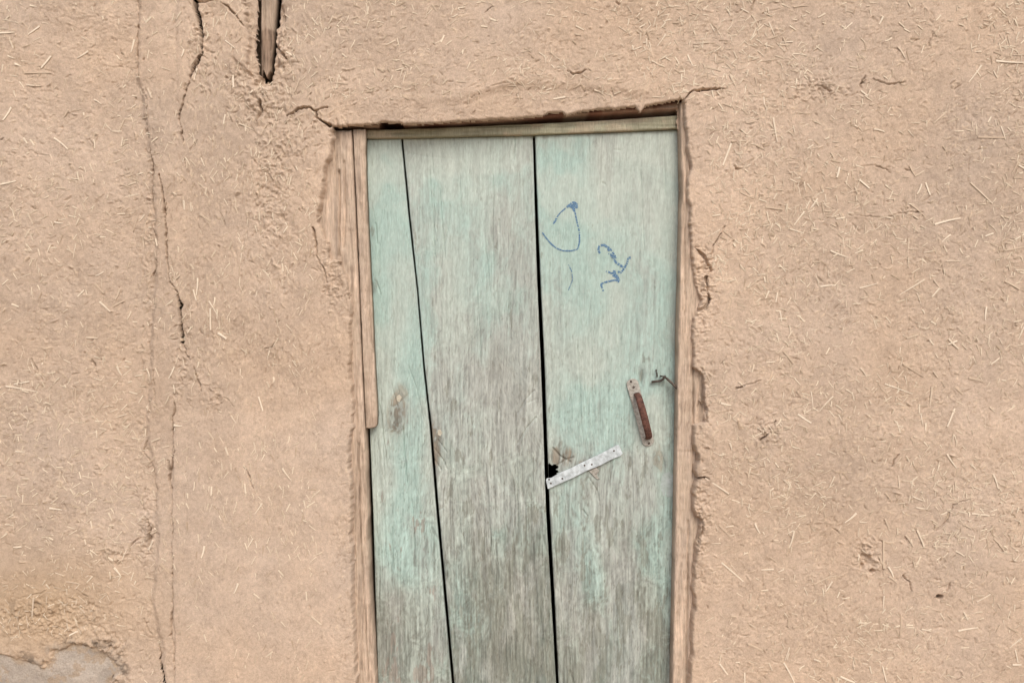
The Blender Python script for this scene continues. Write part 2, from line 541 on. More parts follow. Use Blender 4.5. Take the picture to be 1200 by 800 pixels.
CR = [
    ([(229, -30, 6), (229, 0, 6), (231, 15, 5), (237, 35, 5), (239, 50, 4), (237, 64, 4), (232, 75, 4), (227, 85, 3), (223, 100, 1.6), (216, 120, 1.4), (212, 137, 1.6), (213, 152, 1.2), (217, 170, 0.6)], 0.040),
    ([(229, 3, 4), (245, 3, 4), (262, 5, 3), (275, 18, 2.5), (287, 33, 1.6), (297, 42, 2)], 0.005),
    ([(163, -30, 0.9), (163, 30, 0.9), (161, 60, 1.44), (163, 88, 1.44), (168, 105, 1.44), (174, 120, 1.08), (174, 150, 1.26), (177, 175, 1.98), (181, 195, 1.98), (180, 215, 1.35), (181, 260, 1.26), (183, 290, 1.8), (184, 316, 1.8), (174, 330, 1.26)], 0.013),
    ([(190, 205, 0.8), (194, 235, 1.2), (197, 265, 1.5), (197, 300, 1.5), (201, 330, 1.6), (209, 343, 2.2), (212, 357, 4.2), (213, 370, 3), (214, 385, 4), (216, 401, 3)], 0.045),
    ([(216, 401, 1.4), (222, 418, 1.2), (228, 430, 2), (233, 445, 1.8), (236, 458, 1)], 0.010),
    ([(205, 455, 0.91), (206, 480, 2.18), (203, 495, 1.27), (202, 505, 2.0), (206, 527, 2.37), (202, 540, 1.82), (198, 562, 2.37), (202, 580, 1.27), (203, 640, 1.09), (203, 690, 1.82), (203, 715, 1.37), (201, 740, 1.27), (205, 760, 0.91), (206, 780, 1.09), (207, 830, 0.91)], 0.011),
    ([(177, 410, 0.6), (181, 425, 0.6), (183, 475, 0.9), (174, 495, 0.9), (172, 515, 0.84), (167, 530, 0.9), (178, 543, 1.2), (182, 562, 0.84), (183, 600, 0.72), (186, 640, 0.72), (188, 670, 0.6)], 0.007),
    ([(167, 725, 1), (173, 740, 1.2), (183, 748, 1), (188, 760, 1), (187, 775, 2.2), (190, 790, 3), (193, 805, 3)], 0.016),
    ([(173, 605, 2), (174, 628, 4), (174, 640, 3)], 0.010),
    ([(338, 138, 1), (350, 129, 2), (362, 127, 1.3), (371, 130, 1.4), (372, 138, 1.8), (371, 130, 1.4), (385, 127, 0.8)], 0.014),
    ([(372, 138, 1), (380, 143, 2.4), (387, 148, 4)], 0.020),
    ([(306, 118, 2), (306, 132, 3), (302, 145, 1)], 0.010),
    ([(800, 119, 2.4), (806, 112, 2), (813, 108, 1.2), (822, 107, 2.2), (835, 106, 1.6), (848, 106, 0.8)], 0.014),
    ([(945, 94, 2.4), (950, 101, 1.2), (962, 102, 1), (972, 108, 1.4)], 0.006),
    ([(893, 18, 1.6), (905, 14, 1), (920, 9, 0.6)], 0.003),
    ([(882, 2, 1.6), (880, 14, 1)], 0.004),
    ([(890, 515, 3.4), (898, 508, 2.4), (905, 500, 1.4), (908, 492, 2)], 0.012),
    ([(862, 455, 2.5), (875, 449, 1), (890, 445, 1)], 0.006),
    ([(1042, 545, 3), (1050, 532, 2)], 0.007),
    ([(1094, 620, 2), (1106, 608, 1.5), (1112, 590, 1.2), (1130, 583, 1.2), (1145, 584, 1)], 0.006),
    ([(1055, 672, 1.2), (1063, 680, 1.5), (1065, 690, 1)], 0.007),
    ([(1110, 680, 1), (1106, 690, 2)], 0.007),
    ([(815, 290, 1.5), (823, 298, 2.5), (828, 305, 2.5), (832, 318, 2)], 0.012),
    ([(827, 325, 3.5), (829, 338, 4), (831, 350, 4), (825, 360, 3.5), (817, 365, 3)], 0.022),
    ([(832, 300, 1), (838, 285, 1.5), (848, 265, 1)], 0.005),
    ([(823, 440, 3), (825, 455, 3), (823, 470, 2.5), (828, 480, 3), (828, 494, 3)], 0.016),
    ([(818, 560, 3), (822, 558, 2), (830, 561, 1)], 0.012),
    ([(821, 606, 2), (822, 620, 3), (818, 640, 2)], 0.014),
    ([(378, 245, 1.5), (376, 260, 3), (380, 275, 3), (387, 290, 3), (389, 305, 3)], 0.014),
    ([(400, 310, 4), (405, 322, 4), (409, 335, 3), (410, 350, 2)], 0.014),
    ([(366, 268, 2), (372, 285, 2.2), (372, 300, 1.4), (380, 315, 1.4), (388, 340, 1.2)], 0.008),
    ([(575, 103, 1), (590, 99, 1.4), (612, 95, 1.2)], 0.003),
    ([(318, 45, 2), (330, 62, 2.4), (338, 70, 2)], 0.008),
    ([(1020, 92, 1), (1040, 100, 1.6), (1060, 98, 1)], 0.005),
    ([(0, 165, 2.5), (4, 162, 1)], 0.006),
    ([(36, 420, 1.2), (44, 433, 2), (50, 446, 1)], 0.007),
    ([(107, 418, 1), (112, 428, 2), (115, 438, 1)], 0.007),
    ([(196, 540, 1.6), (198, 552, 2.4)], 0.010),
    ([(140, 655, 1), (152, 640, 1.6), (160, 630, 1.4)], 0.006),
    ([(995, 252, 1), (1030, 255, 1.4), (1080, 248, 1)], 0.004),
    ([(288, 545, 1.2), (295, 560, 2), (299, 572, 1)], 0.006),
]
for c_, d_ in CR:
    crack(c_, d_)
# short random cracklets
for k in range(70):
    u = random.uniform(-60, 1260)
    v = random.uniform(-30, 830)
    if 360 < u < 850 and v > 90:
        continue
    a = random.uniform(0, math.pi) if not 205 < u < 380 else math.pi / 2 + random.gauss(0, .4)
    pts = []
    l_ = random.uniform(3, 9)
    wd = random.uniform(0.6, 1.7)
    for q in range(4):
        pts.append((u, v, wd * (0.5 if q in (0, 3) else 1)))
        a += random.gauss(0, 0.45)
        u += l_ * math.cos(a)
        v += l_ * math.sin(a)
    crack(pts, random.uniform(0.003, 0.009))

pit(1098, 697, 4.6, 0.055, 0.8)
pit(310, 93, 9, 0.030)
pit(300, 99, 6, 0.012)
pit(1011, 655, 9, 0.009)
pit(1020, 667, 3, 0.014)
pit(1008, 662, 4, 0.012)
pit(72, 149, 1.5, 0.003)
pit(163, 32, 2.4, 0.016)
pit(201, 743, 2, 0.012)
rubble(1012, 650, 16, 22, 0.007)
rubble(306, 112, 26, 26, 0.008)
rubble(285, 92, 16, 10, 0.008, 5)
rubble(330, 70, 20, 18, 0.006, 6)
rubble(392, 320, 16, 26, 0.005, 4)
rubble(822, 340, 13, 42, 0.008, 2)
rubble(821, 470, 11, 40, 0.006, 7)
rubble(820, 600, 10, 60, 0.006, 8)
rubble(172, 625, 9, 34, 0.007, 5)
rubble(135, 650, 12, 10, 0.006, 5)
rubble(60, 725, 70, 24, 0.007, 4)
rubble(128, 758, 16, 14, 0.014, 2)
rubble(133, 795, 10, 10, 0.016, 3)
rubble(320, 240, 30, 90, 0.004, 3)
rubble(252, 465, 8, 14, 0.008, 3)
rubble(960, 104, 26, 14, 0.005, 3)
rubble(895, 505, 14, 14, 0.005, 3)

# --- recess round the buried timber, top left
hole = list(zip(*at([300, 299, 297, 298, 301, 300, 310, 319, 321, 321, 325, 328, 329], [-90, 0, 40, 62, 72, 86, 90, 86, 60, 33, 29, 0, -90])))
dsf = poly_sdf(Xw, Zw, hole)
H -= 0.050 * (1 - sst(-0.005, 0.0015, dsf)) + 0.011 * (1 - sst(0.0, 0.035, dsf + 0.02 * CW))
# --- sunken flake beside it (groove running down left)
fl = list(zip(*at([272, 286, 297, 297, 290, 276], [68, 78, 92, 102, 104, 92])))
H -= 0.006 * (1 - sst(-0.004, 0.004, poly_sdf(Xw, Zw, fl)))
fl3 = list(zip(*at([288, 333, 331, 326, 329, 318, 306, 296, 291, 293, 287], [-60, -60, 20, 50, 78, 99, 104, 98, 80, 50, 20])))
H -= 0.011 * (1 - sst(-0.004, 0.004, poly_sdf(X + 2.2 * (Xc - X), Z + 2.2 * (Zc - Z), fl3)))      # broken hollow round the timber
fl2 = list(zip(*at([262, 300, 300, 297, 287, 275], [-40, -40, 38, 42, 32, 18])))
H -= 0.006 * (1 - sst(-0.004, 0.004, poly_sdf(Xw, Zw, fl2)))
H += 0.004 * (1 - sst(0, 0.016, np.abs(U - 214) * PXM)) * (1 - sst(90, 130, V)) * sst(200, 212, U)

# --- fallen plaster over cement, bottom left
PATCH = [(-40, 764), (0, 766), (20, 770), (34, 778), (48, 781), (58, 772), (60, 762), (75, 757), (92, 754), (112, 762), (124, 766), (136, 776), (138, 790), (131, 800), (128, 830), (60, 850), (-40, 840)]
px_, pz_ = at([p[0] for p in PATCH], [p[1] for p in PATCH])
psd = poly_sdf(X + 1.8 * (Xc - X), Z + 1.8 * (Zc - Z), list(zip(px_, pz_))) + 0.010 * fbm(X, Z, 26, 3, 6)
H -= 0.010 * (1 - sst(-0.012, 0.0035, psd))
H += 0.0015 * np.exp(-((psd - 0.008) / 0.008) ** 2)

# --- opening for the door
eL = np.interp(Z, ELz, ELx).astype(np.float32)
eR = np.interp(Z, ERz, ERx).astype(np.float32)
eT = np.interp(X, ETx, ETz).astype(np.float32)
Dop = np.maximum(np.maximum(eL - Xc, Xc - eR), (Z * 0.6 + 0.4 * Zc) - eT)
r_ = 0.006
e = np.clip(Dop / r_, 0, 1)
H -= 0.0015 * (1 - sst(0, 0.05, Dop))
H -= r_ * (1 - np.sqrt(np.clip(1 - (1 - e) ** 2, 0, 1)))
H += np.where(Dop < 0, np.maximum(Dop * 5, -0.030), 0)

# base colour of the mud
cv_ = fbm(X, Z, 2.6, 4, 3)
cf = fbm(X, Z, 34, 4, 6, 0.7)
cg = fbm(X, Z, 160, 3, 1, 0.7)
base = np.array([0.515, 0.404, 0.320], np.float32)
C = np.ones(X.shape + (3,), np.float32) * base
C *= (1 + 0.17 * cv_ + 0.10 * cf + 0.17 * cg + 0.06 * fbm(X, Z * 0.12, 9, 3, 0))[..., None]
warm = fbm(X, Z, 5, 3, 10)
C[..., 0] *= 1 + 0.035 * warm
C[..., 2] *= 1 - 0.05 * warm
right = sst(380, 900, U)
C[..., 2] *= 0.985 + 0.0 * right
strawc = np.array([0.68, 0.545, 0.40], np.float32)
f_ = np.clip(FIB, 0, 1)[..., None] * 0.85
C = C * (1 - f_) + strawc * f_
f_ = np.clip(-FIB, 0, 1)[..., None] * 0.55      # dark rotted chaff
C = C * (1 - f_) + np.array([0.285, 0.195, 0.13], np.float32) * f_
# ochre damp zone in the lower left
och = np.exp(-((U - 40) / 120) ** 2 - ((V - 720) / 70) ** 2)[..., None]
C = C * (1 - 0.5 * och) + 0.5 * och * np.array([0.44, 0.315, 0.19], np.float32)
drk = np.clip(np.exp(-((U - 128) / 18) ** 2 - ((V - 758) / 9) ** 2) + np.exp(-((U - 28) / 26) ** 2 - ((V - 712) / 10) ** 2) * 0.7
              + np.exp(-((U - 175) / 5) ** 2 - ((V - 625) / 26) ** 2) * 0.6, 0, 1) * sst(-0.1, 0.35, fbm(X, Z, 60, 3, 2))
C *= (1 - 0.55 * drk)[..., None]
gs = (1 - sst(0.0, 0.030, psd + 0.03 * fbm(X, Z, 22, 3, 1))) * sst(-0.15, 0.2, fbm(X, Z, 45, 3, 7))
C = C * (1 - 0.6 * gs[..., None]) + 0.6 * gs[..., None] * np.array([0.33, 0.285, 0.24], np.float32)
bl = (1 - sst(0.004, 0.03, np.abs(psd - 0.010))) * sst(0.08, 0.3, fbm(X, Z, 32, 4, 5, 0.65))
C *= (1 - 0.5 * bl)[..., None]      # dark mould blotches round the patch
# pale dusty trowelled strip
C *= (1 + 0.06 * smooth_zone)[..., None]

verts = np.stack([X, -H, Z], -1).reshape(-1, 3)
q = grid_quads(nx, nz)
top_side = (Z + 0.35 * wz) - eT >= np.maximum(eL - X, X - eR)
dead = ((Dop < -0.014) | (top_side & (Dop < -0.002)) | ((H < -0.036) & (Dop > 0.012))).ravel()
keep = ~(dead[q].any(1))
q = q[keep]
used = np.zeros(nx * nz, bool)
used[q.ravel()] = True
remap = np.cumsum(used) - 1
me = mesh_np('plaster', verts[used], remap[q], C.reshape(-1, 3)[used])
link('plaster', me, M_mud, wall)


def wall_y(x, z):
    """front of the plaster at x, z (arrays)"""
    i = np.clip(np.searchsorted(xs, x) - 1, 0, nx - 2)
    j = np.clip(np.searchsorted(zs, z) - 1, 0, nz - 2)
    a = (x - xs[i]) / (xs[i + 1] - xs[i])
    b = (z - zs[j]) / (zs[j + 1] - zs[j])
    return -((H[i, j] * (1 - a) + H[i + 1, j] * a) * (1 - b) + (H[i, j + 1] * (1 - a) + H[i + 1, j + 1] * a) * b)


# solid earth behind the plaster skin
lx, _ = at(398, 400)
rx, _ = at(822, 400)
_, tz = at(600, 108)
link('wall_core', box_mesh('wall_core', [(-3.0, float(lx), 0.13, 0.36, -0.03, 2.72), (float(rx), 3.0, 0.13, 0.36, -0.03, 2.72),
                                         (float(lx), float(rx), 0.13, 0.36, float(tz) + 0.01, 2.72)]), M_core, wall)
link('wall_coping', box_mesh('wall_coping', [(-3.0, 3.0, -0.01, 0.36, 2.722, 2.80), (-3.03, -3.002, -0.01, 0.36, -0.03, 2.80), (3.002, 3.03, -0.01, 0.36, -0.03, 2.80)]), M_core, wall)

# cement patch
m_ = psd < 0.006
ii = np.where(m_.any(1))[0]
jj = np.where(m_.any(0))[0]
sl = (slice(ii[0], ii[-1] + 1), slice(jj[0], jj[-1] + 1))
px, pz = X[sl], Z[sl]
hh = 0.010 * fbm(px, pz, 2.2, 3, 2) + 0.004 * fbm(px, pz, 14, 3, 6) - 0.0062 + 0.0022 * fbm(px, pz, 40, 4, 2, 0.6)
hh += np.where(psd[sl] > -0.002, -0.006, 0)
cc = np.ones(px.shape + (3,), np.float32) * np.array([0.405, 0.355, 0.305], np.float32)
cc *= (1 + 0.5 * fbm(px, pz, 12, 4, 5, 0.6))[..., None]
pale = sst(0.0, 0.4, fbm(px, pz, 9, 3, 7))[..., None]
cc = cc * (1 - 0.5 * pale) + 0.5 * pale * np.array([0.53, 0.48, 0.43], np.float32)
mm_ = np.clip(sst(-0.02, 0.002, psd[sl] + 0.02 * fbm(px, pz, 30, 3, 3)) * 0.8 + 0.7 * sst(0.12, 0.32, fbm(px, pz, 30, 4, 8, 0.65)), 0, 0.85)[..., None]
cc = cc * (1 - mm_) + mm_ * np.array([0.40, 0.31, 0.225], np.float32)
q = grid_quads(*px.shape)
keep = m_[sl].ravel()[q].all(1)
q = q[keep]
us = np.zeros(px.size, bool)
us[q.ravel()] = True
rm = np.cumsum(us) - 1
me = mesh_np('cement_patch', np.stack([px, -hh, pz], -1).reshape(-1, 3)[us], rm[q], cc.reshape(-1, 3)[us])
link('cement_patch', me, M_cement, wall, label='grey cement showing where the mud has fallen off, bottom left')


# ---------------------------------------------------------------- boards
def board(name, parent, left, right, top, bottom, yf, thick, mat, colour, relief, dx=0.0018, dz=0.003, edge=0.004, cut=None, mesh_only=False):
    """upright board. left/right = lists of (v, u) outlines seen on the plane y=yf; top, bottom = list of (u, v) or a world z"""
    lu, lv = np.array([p[1] for p in left], float), np.array([p[0] for p in left], float)
    ru, rv = np.array([p[1] for p in right], float), np.array([p[0] for p in right], float)
    Lx, Lz = at(lu, lv, yf)
    Rx, Rz = at(ru, rv, yf)
    Lx, Lz, Rx, Rz = Lx[::-1], Lz[::-1], Rx[::-1], Rz[::-1]
    wmax = float((np.interp(Lz, Rz, Rx) - Lx).max())
    nxx = max(6, int(wmax / dx))

    def end(e_):
        if isinstance(e_, (int, float)):
            return lambda x: np.full_like(x, e_)
        ex, ez = at([p[0] for p in e_], [p[1] for p in e_], yf)
        return lambda x: np.interp(x, ex, ez)
    ft, fb = end(top), end(bottom)
    zt_, zb_ = float(np.max(ft(np.array([Lx.mean(), Rx.mean()])))), float(np.min(fb(np.array([Lx.mean(), Rx.mean()]))))
    _, zf = at(600, 840, yf)
    zf = float(zf)
    if zb_ < zf:
        n1 = int((zt_ - zf) / dz)
        t = np.concatenate([np.linspace(zb_, zf, 25)[:-1], np.linspace(zf, zt_, n1)])
    else:
        t = np.linspace(zb_, zt_, max(4, int((zt_ - zb_) / dz)))
    t = (t - t[0]) / (t[-1] - t[0])
    s = np.linspace(0, 1, nxx)
    Sg, Tg = np.meshgrid(s, t, indexing='ij')
    zc = zb_ + Tg * (zt_ - zb_)
    xl = np.interp(zc, Lz, Lx)
    xr = np.interp(zc, Rz, Rx)
    wob = 0.0009 * vn(zc * 40, zc * 0 + yf * 99, 3)
    x = xl + Sg * (xr - xl) + wob * np.where(Sg < 0.5, 1, -1) * np.abs(2 * Sg - 1) ** 8
    z = fb(x) + Tg * (ft(x) - fb(x))
    u, v = to_px(x, z, yf)
    g_ = relief(x, z, u, v)
    de = np.minimum(x - xl, xr - x)
    dt = np.minimum(ft(x) - z, z - fb(x))
    ed = np.minimum(de, dt)
    rr = np.clip(ed / edge, 0, 1)
    y = yf - g_ + edge * 0.8 * (1 - np.sqrt(np.clip(1 - (1 - rr) ** 2, 0, 1)))
    col = np.clip(colour(x, z, u, v, g_), 0.01, 1)
    vf = np.stack([x, y, z], -1).reshape(-1, 3)
    q = grid_quads(nxx, len(t))
    if cut is not None:
        dd = cut(u, v).ravel()
        q = q[~dd[q].any(1)]
    # sides and back
    nt_ = len(t)
    idx = np.arange(nxx * nt_).reshape(nxx, nt_)
    loop = np.concatenate([idx[:, 0], idx[-1, 1:], idx[-2::-1, -1], idx[0, -2:0:-1]])
    vb = vf[loop].copy()
    vb[:, 1] = yf + thick
    off = len(vf)
    k = len(loop)
    a = np.arange(k)
    b = (a + 1) % k
    side = np.stack([loop[a], off + a, off + b, loop[b]], 1)
    # back: join bottom/top and left/right rims by a coarse strip
    V_ = np.concatenate([vf, vb])
    lft = off + np.concatenate([[0], np.arange(k - 1, k - nt_ + 1, -1), [nxx + nt_ - 2 + nxx - 1]])
    rgt = off + np.arange(nxx - 1, nxx - 1 + nt_)
    m = min(len(lft), len(rgt))
    lft, rgt = lft[:m], rgt[:m]
    back = np.stack([lft[:-1], lft[1:], rgt[1:], rgt[:-1]], 1)
    Cc = np.concatenate([col.reshape(-1, 3), col.reshape(-1, 3)[loop] * 0 + np.array([0.20, 0.155, 0.115])])
    if cut is not None:
        back = back[:0]
    me = mesh_np(name, V_, np.concatenate([q, side, back]), Cc)
    o = link(name, me, mat, parent)

    def surf(px, pz):
        sx = (px - np.interp(pz, Lz, Lx)) / (np.interp(pz, Rz, Rx) - np.interp(pz, Lz, Lx))
        tz_ = (pz - fb(px)) / (ft(px) - fb(px))
        i_ = np.clip((sx * (nxx - 1)).round().astype(int), 0, nxx - 1)
        j_ = np.clip(np.searchsorted(t, tz_), 0, nt_ - 1)
        return y[i_, j_]
    return o, surf


# fine grain strokes (pores, splinters, paint ridges) rasterised once for door and frame
GD = 0.0014
gx0, gx1 = float(at(350, 400, 0.05)[0]), float(at(860, 400, 0.05)[0])
gz0, gz1 = float(at(600, 850, 0.05)[1]), float(at(600, 90, 0.05)[1])
gnx, gnz = int((gx1 - gx0) / GD), int((gz1 - gz0) / GD)
KNOTS = [(467, 468, 14, 22), (465, 494, 14, 26), (511, 515, 16, 34), (617, 488, 26, 46), (440, 340, 10, 20), (560, 330, 50, 120), (657, 532, 20, 14), (738, 640, 20, 60), (783, 545, 16, 40), (540, 470, 40, 140)]


def strokes(n_, amp_lo, amp_hi, l_lo, l_hi, dens):
    out_ = np.zeros(gnx * gnz, np.float32)
    u = rng.uniform(370, 845, n_)
    v = rng.uniform(100, 840, n_)
    k = rng.random(n_) < dens(u, v)
    u, v = u[k], v[k]
    x, z = at(u, v, 0.05)
    n_ = len(x)
    L_ = rng.uniform(l_lo, l_hi, n_)
    am = rng.uniform(amp_lo, amp_hi, n_)
    dirx = 0.05 * fbm(x, z, 9, 3, 4) + rng.normal(0, 0.035, n_) - np.where((u > 425) & (u < 655), 0.06, 0.02)
    for (ku, kv, ru_, rv_) in KNOTS:
        du, dv = (u - ku) / ru_, (v - kv) / rv_
        dirx = dirx + 1.1 * du * dv * np.exp(-du * du - dv * dv) * (ru_ / rv_) * 2.2
    K_ = 40
    t = np.linspace(-0.5, 0.5, K_)[None, :]
    px = x[:, None] + t * L_[:, None] * -dirx[:, None] + 0.0006 * np.sin(t * 9 + rng.uniform(0, 6, (n_, 1)))
    pz = z[:, None] + t * L_[:, None]
    tp = np.clip(1.1 - (np.abs(t) * 2) ** 3, 0, 1) * (0.7 + 0.3 * rng.random((n_, K_)))
    fi = (px - gx0) / GD
    fj = (pz - gz0) / GD
    for di in (0, 1):
        ii = np.floor(fi).astype(int) + di
        jj = np.round(fj).astype(int)
        wgt = np.clip(1 - np.abs(ii - fi) * 0.9, 0, 1)
        ok = (ii >= 0) & (ii < gnx) & (jj >= 0) & (jj < gnz)
        np.maximum.at(out_, ii[ok] * gnz + jj[ok], (am[:, None] * wgt * tp)[ok].astype(np.float32))
    return out_.reshape(gnx, gnz)


def worn(u, v):
    mid = np.where((u > 490) & (u < 650), 1.0, 0.62)
    return np.clip(mid * (0.35 + 0.65 * sst(180, 480, v)), 0, 1)


DARK = strokes(21000, 0.0, 1.0, 0.005, 0.030, worn) ** 1.7 * 1.3
FDARK = strokes(15000, 0.2, 1.0, 0.012, 0.09, lambda u, v: np.where((u < 450) | (u > 780), 1.0, 0.0))
LIGHT = strokes(22000, 0.0, 1.0, 0.004, 0.022, lambda u, v: np.clip(worn(u, v) + 0.1, 0, 1))


def samp(A, x, z):
    i = np.clip((x - gx0) / GD, 0, gnx - 1.001)
    j = np.clip((z - gz0) / GD, 0, gnz - 1.001)
    i0, j0 = i.astype(int), j.astype(int)
    a, b = i - i0, j - j0
    return (A[i0, j0] * (1 - a) + A[i0 + 1, j0] * a) * (1 - b) + (A[i0, j0 + 1] * (1 - a) + A[i0 + 1, j0 + 1] * a) * b


# grain helpers -------------------------------------------------------
def grain(x, z, u, v, seed, knots=(), wander=0.010):
    gx_ = x + wander * vn(x * 5, z * 1.6, seed) * 2 + 0.002 * vn(x * 20, z * 6, seed + 1)
    for (ku, kv, ru_, rv_, a_) in knots:
        du, dv = (u - ku), (v - kv)
        gx_ = gx_ - a_ * PXM * np.tanh(du / (ru_ * 0.5)) * np.exp(-(du / ru_) ** 2 - (dv / rv_) ** 2)
    s1 = vn(gx_ * 90, z * 3.5, seed + 2)
    s2 = vn(gx_ * 190, z * 9, seed + 3)
    s3 = vn(gx_ * 360, z * 22, seed + 4)
    return s1, s2, s3


def scratch_relief(u, v, marks):
    r = np.zeros_like(u)
    for pts, wd, dep in marks:
        d, _ = poly_dist(u, v, pts)
        r -= dep * np.clip((wd * 0.5 + 0.5 - d) / 0.9, 0, 1)
    return r


# ================================================================ DOOR
door = link('plank_door', None)
door['label'] = 'weathered pale green plank door in the mud wall'
door['category'] = 'door'
door['kind'] = 'thing'
_, zdoor0 = 0, 0.04
DY = 0.052

MINT = np.array([0.430, 0.500, 0.460])
MINT2 = np.array([0.365, 0.495, 0.460])
GREY = np.array([0.365, 0.378, 0.355])
WEATHER = np.array([0.175, 0.186, 0.158])
BROWN = np.array([0.235, 0.180, 0.130])
PALE = np.array([0.60, 0.63, 0.59])


def make_colour(seed, base_paint, knots, blotches, greyer=1.0):
    def f(x, z, u, v, g_):
        s1, s2, s3 = grain(x, z, u, v, seed, knots)
        xo, zo = x, z
        x = xo + 0.022 * fbm(xo, zo, 16, 3, seed + 1)
        z = zo + 0.08 * fbm(xo, zo, 12, 3, seed + 2)
        big = fbm(x + 0.3 * z, z * 0.45 - 0.2 * x, 7, 3, seed + 5)
        med = fbm(x, z * 0.35, 26, 3, seed + 6)
        hf = fbm(x, z * 0.5, 120, 3, seed + 7, 0.7)
        p = base_paint + 0.75 * big + 0.5 * med + 0.22 * s1 + 0.25 * s2 + 0.2 * s3 + 0.3 * hf
        p -= 0.72 * sst(420, 800, v)
        p += 0.15 * (1 - sst(160, 330, v))
        for (bu_, bv_, ru_, rv_, a_) in blotches:
            p += a_ * np.exp(-((u - bu_) / ru_) ** 2 - ((v - bv_) / rv_) ** 2)
        pm = (0.18 + 0.82 * sst(-0.35, 0.95, p))[..., None]
        hue = sst(-0.2, 0.3, fbm(x, z * 0.4, 10, 2, seed + 8))[..., None]
        paint = MINT * (1 - hue) + MINT2 * hue
        dust = ((1 - sst(170, 380, v)) * sst(-0.35, 0.25, fbm(x, z, 14, 3, seed + 3)))[..., None]      # sun-bleached, dusty upper paint
        paint = paint * (1 - 0.7 * dust) + 0.7 * dust * np.array([0.480, 0.540, 0.495])
        low = sst(0.15, 0.95, 0.85 * sst(420, 790, v) + 0.9 * med + 0.5 * big + 0.15 * s1)[..., None]
        x, z = xo, zo
        bare = (GREY * (1 - low) + WEATHER * low) * (1 + 0.10 * s1 + 0.26 * s2 + 0.25 * s3)[..., None]
        br = sst(0.12, 0.42, fbm(x, z * 0.3, 18, 3, seed + 9) + 0.25 * sst(560, 800, v))[..., None]
        bare = bare * (1 - 0.14 * br) + 0.14 * br * BROWN * (1 + 0.3 * s2)[..., None]
        c = bare * (1 - pm) + paint * pm
        wear = (0.55 + 0.75 * sst(280, 650, v)) * (1.0 if base_paint > 0.4 else 1.2)
        c = c * (1 + wear * (0.02 * s1 + 0.10 * s2 + 0.22 * s3 + 0.16 * hf))[..., None]
        # crisp paint flakes gone
        ch = fbm(x, z * 0.30, 48, 4, seed + 4, 0.62) + 0.25 * fbm(x, z * 0.25, 12, 2, seed + 2)
        thr = 0.54 - 0.28 * sst(330, 700, v) + 0.25 * np.clip(p, -0.5, 0.9)
        chp = sst(0.0, 0.05, ch - thr)[..., None]
        wood = (WEATHER * 1.30 if seed != 1 else np.array([0.29, 0.248, 0.212])) * (1 + 0.35 * s2 + 0.4 * s3)[..., None]
        c = c * (1 - 0.6 * chp) + 0.6 * chp * wood
        # worn-through dark grain lines and pale flecks
        dk = samp(DARK, x, z)[..., None] * (0.45 + 0.30 * sst(300, 650, v))[..., None]
        c = c * (1 - dk) + dk * np.array([0.135, 0.120, 0.092])
        fl_ = samp(LIGHT, x, z)[..., None] * (0.30 - 0.08 * sst(450, 750, v))[..., None]
        c = c * (1 - fl_) + fl_ * PALE
        # dusty brown at the top rim and grime blotches
        for (ku, kv, ru_, rv_, a_) in knots:
            if a_ < 5.5:
                continue
            kk = np.exp(-((u - ku) / (ru_ * 0.42)) ** 2 - ((v - kv) / (rv_ * 0.5)) ** 2)
            kk = (sst(0.15, 0.7, kk * (1 + 1.2 * hf + 0.8 * s2)) * min(1, a_ / 9))[..., None]
            c = c * (1 - 0.75 * kk) + 0.75 * kk * BROWN * (0.8 + 0.9 * s2 + 0.5 * hf)[..., None]
        return c
    return f


def make_relief(seed, knots, marks, amp=1.0):
    def f(x, z, u, v):
        s1, s2, s3 = grain(x, z, u, v, seed, knots)
        a = amp * (0.55 + 0.75 * sst(300, 700, v))
        r = a * (0.0007 * s1 + 0.0011 * s2 + 0.0010 * s3) + 0.0020 * vn(x * 6, z * 1.5, seed)
        r += a * (-0.0016 * samp(DARK, x, z) + 0.0005 * samp(LIGHT, x, z))
        return r + scratch_relief(u, v, marks)
    return f


K1 = [(465, 488, 24, 46, 9), (470, 460, 18, 20, 6), (437, 335, 12, 22, 6), (437, 272, 8, 14, 6)]
K2 = [(509, 520, 22, 50, 9), (617, 500, 40, 70, 5), (560, 300, 60, 90, 5)]
K3 = [(658, 534, 34, 22, 9), (690, 545, 30, 14, 6), (738, 640, 26, 60, 5), (772, 538, 16, 30, 6.5), (752, 440, 8, 16, 6)]
top_door = [(425, 163.5), (470, 162.5), (620, 159), (700, 156), (800, 152)]
G1L = [(150, 468.3), (164, 470), (250, 478), (340, 488), (430, 495.5), (500, 503), (600, 511), (700, 520), (800, 529), (1150, 560)]
G1R = [(150, 471), (164, 472.4), (250, 480.6), (340, 490.2), (430, 498), (500, 506), (600, 514.5), (700, 523.5), (800, 532.5), (1150, 564)]
G2L = [(150, 624), (160, 624.4), (260, 627.2), (340, 630), (430, 634), (500, 636.5), (600, 640), (700, 646), (800, 651.5), (1150, 668)]
G2R = [(150, 627), (160, 627.2), (260, 631), (340, 634.5), (430, 638.8), (500, 641), (600, 644.6), (700, 650.2), (800, 655), (1150, 672)]
DL = [(150, 424), (300, 427), (500, 433), (600, 437), (700, 440), (800, 443), (1150, 455)]
DR = [(110, 801), (220, 802), (300, 801), (400, 799), (500, 798), (600, 796), (700, 794), (800, 792), (1150, 785)]

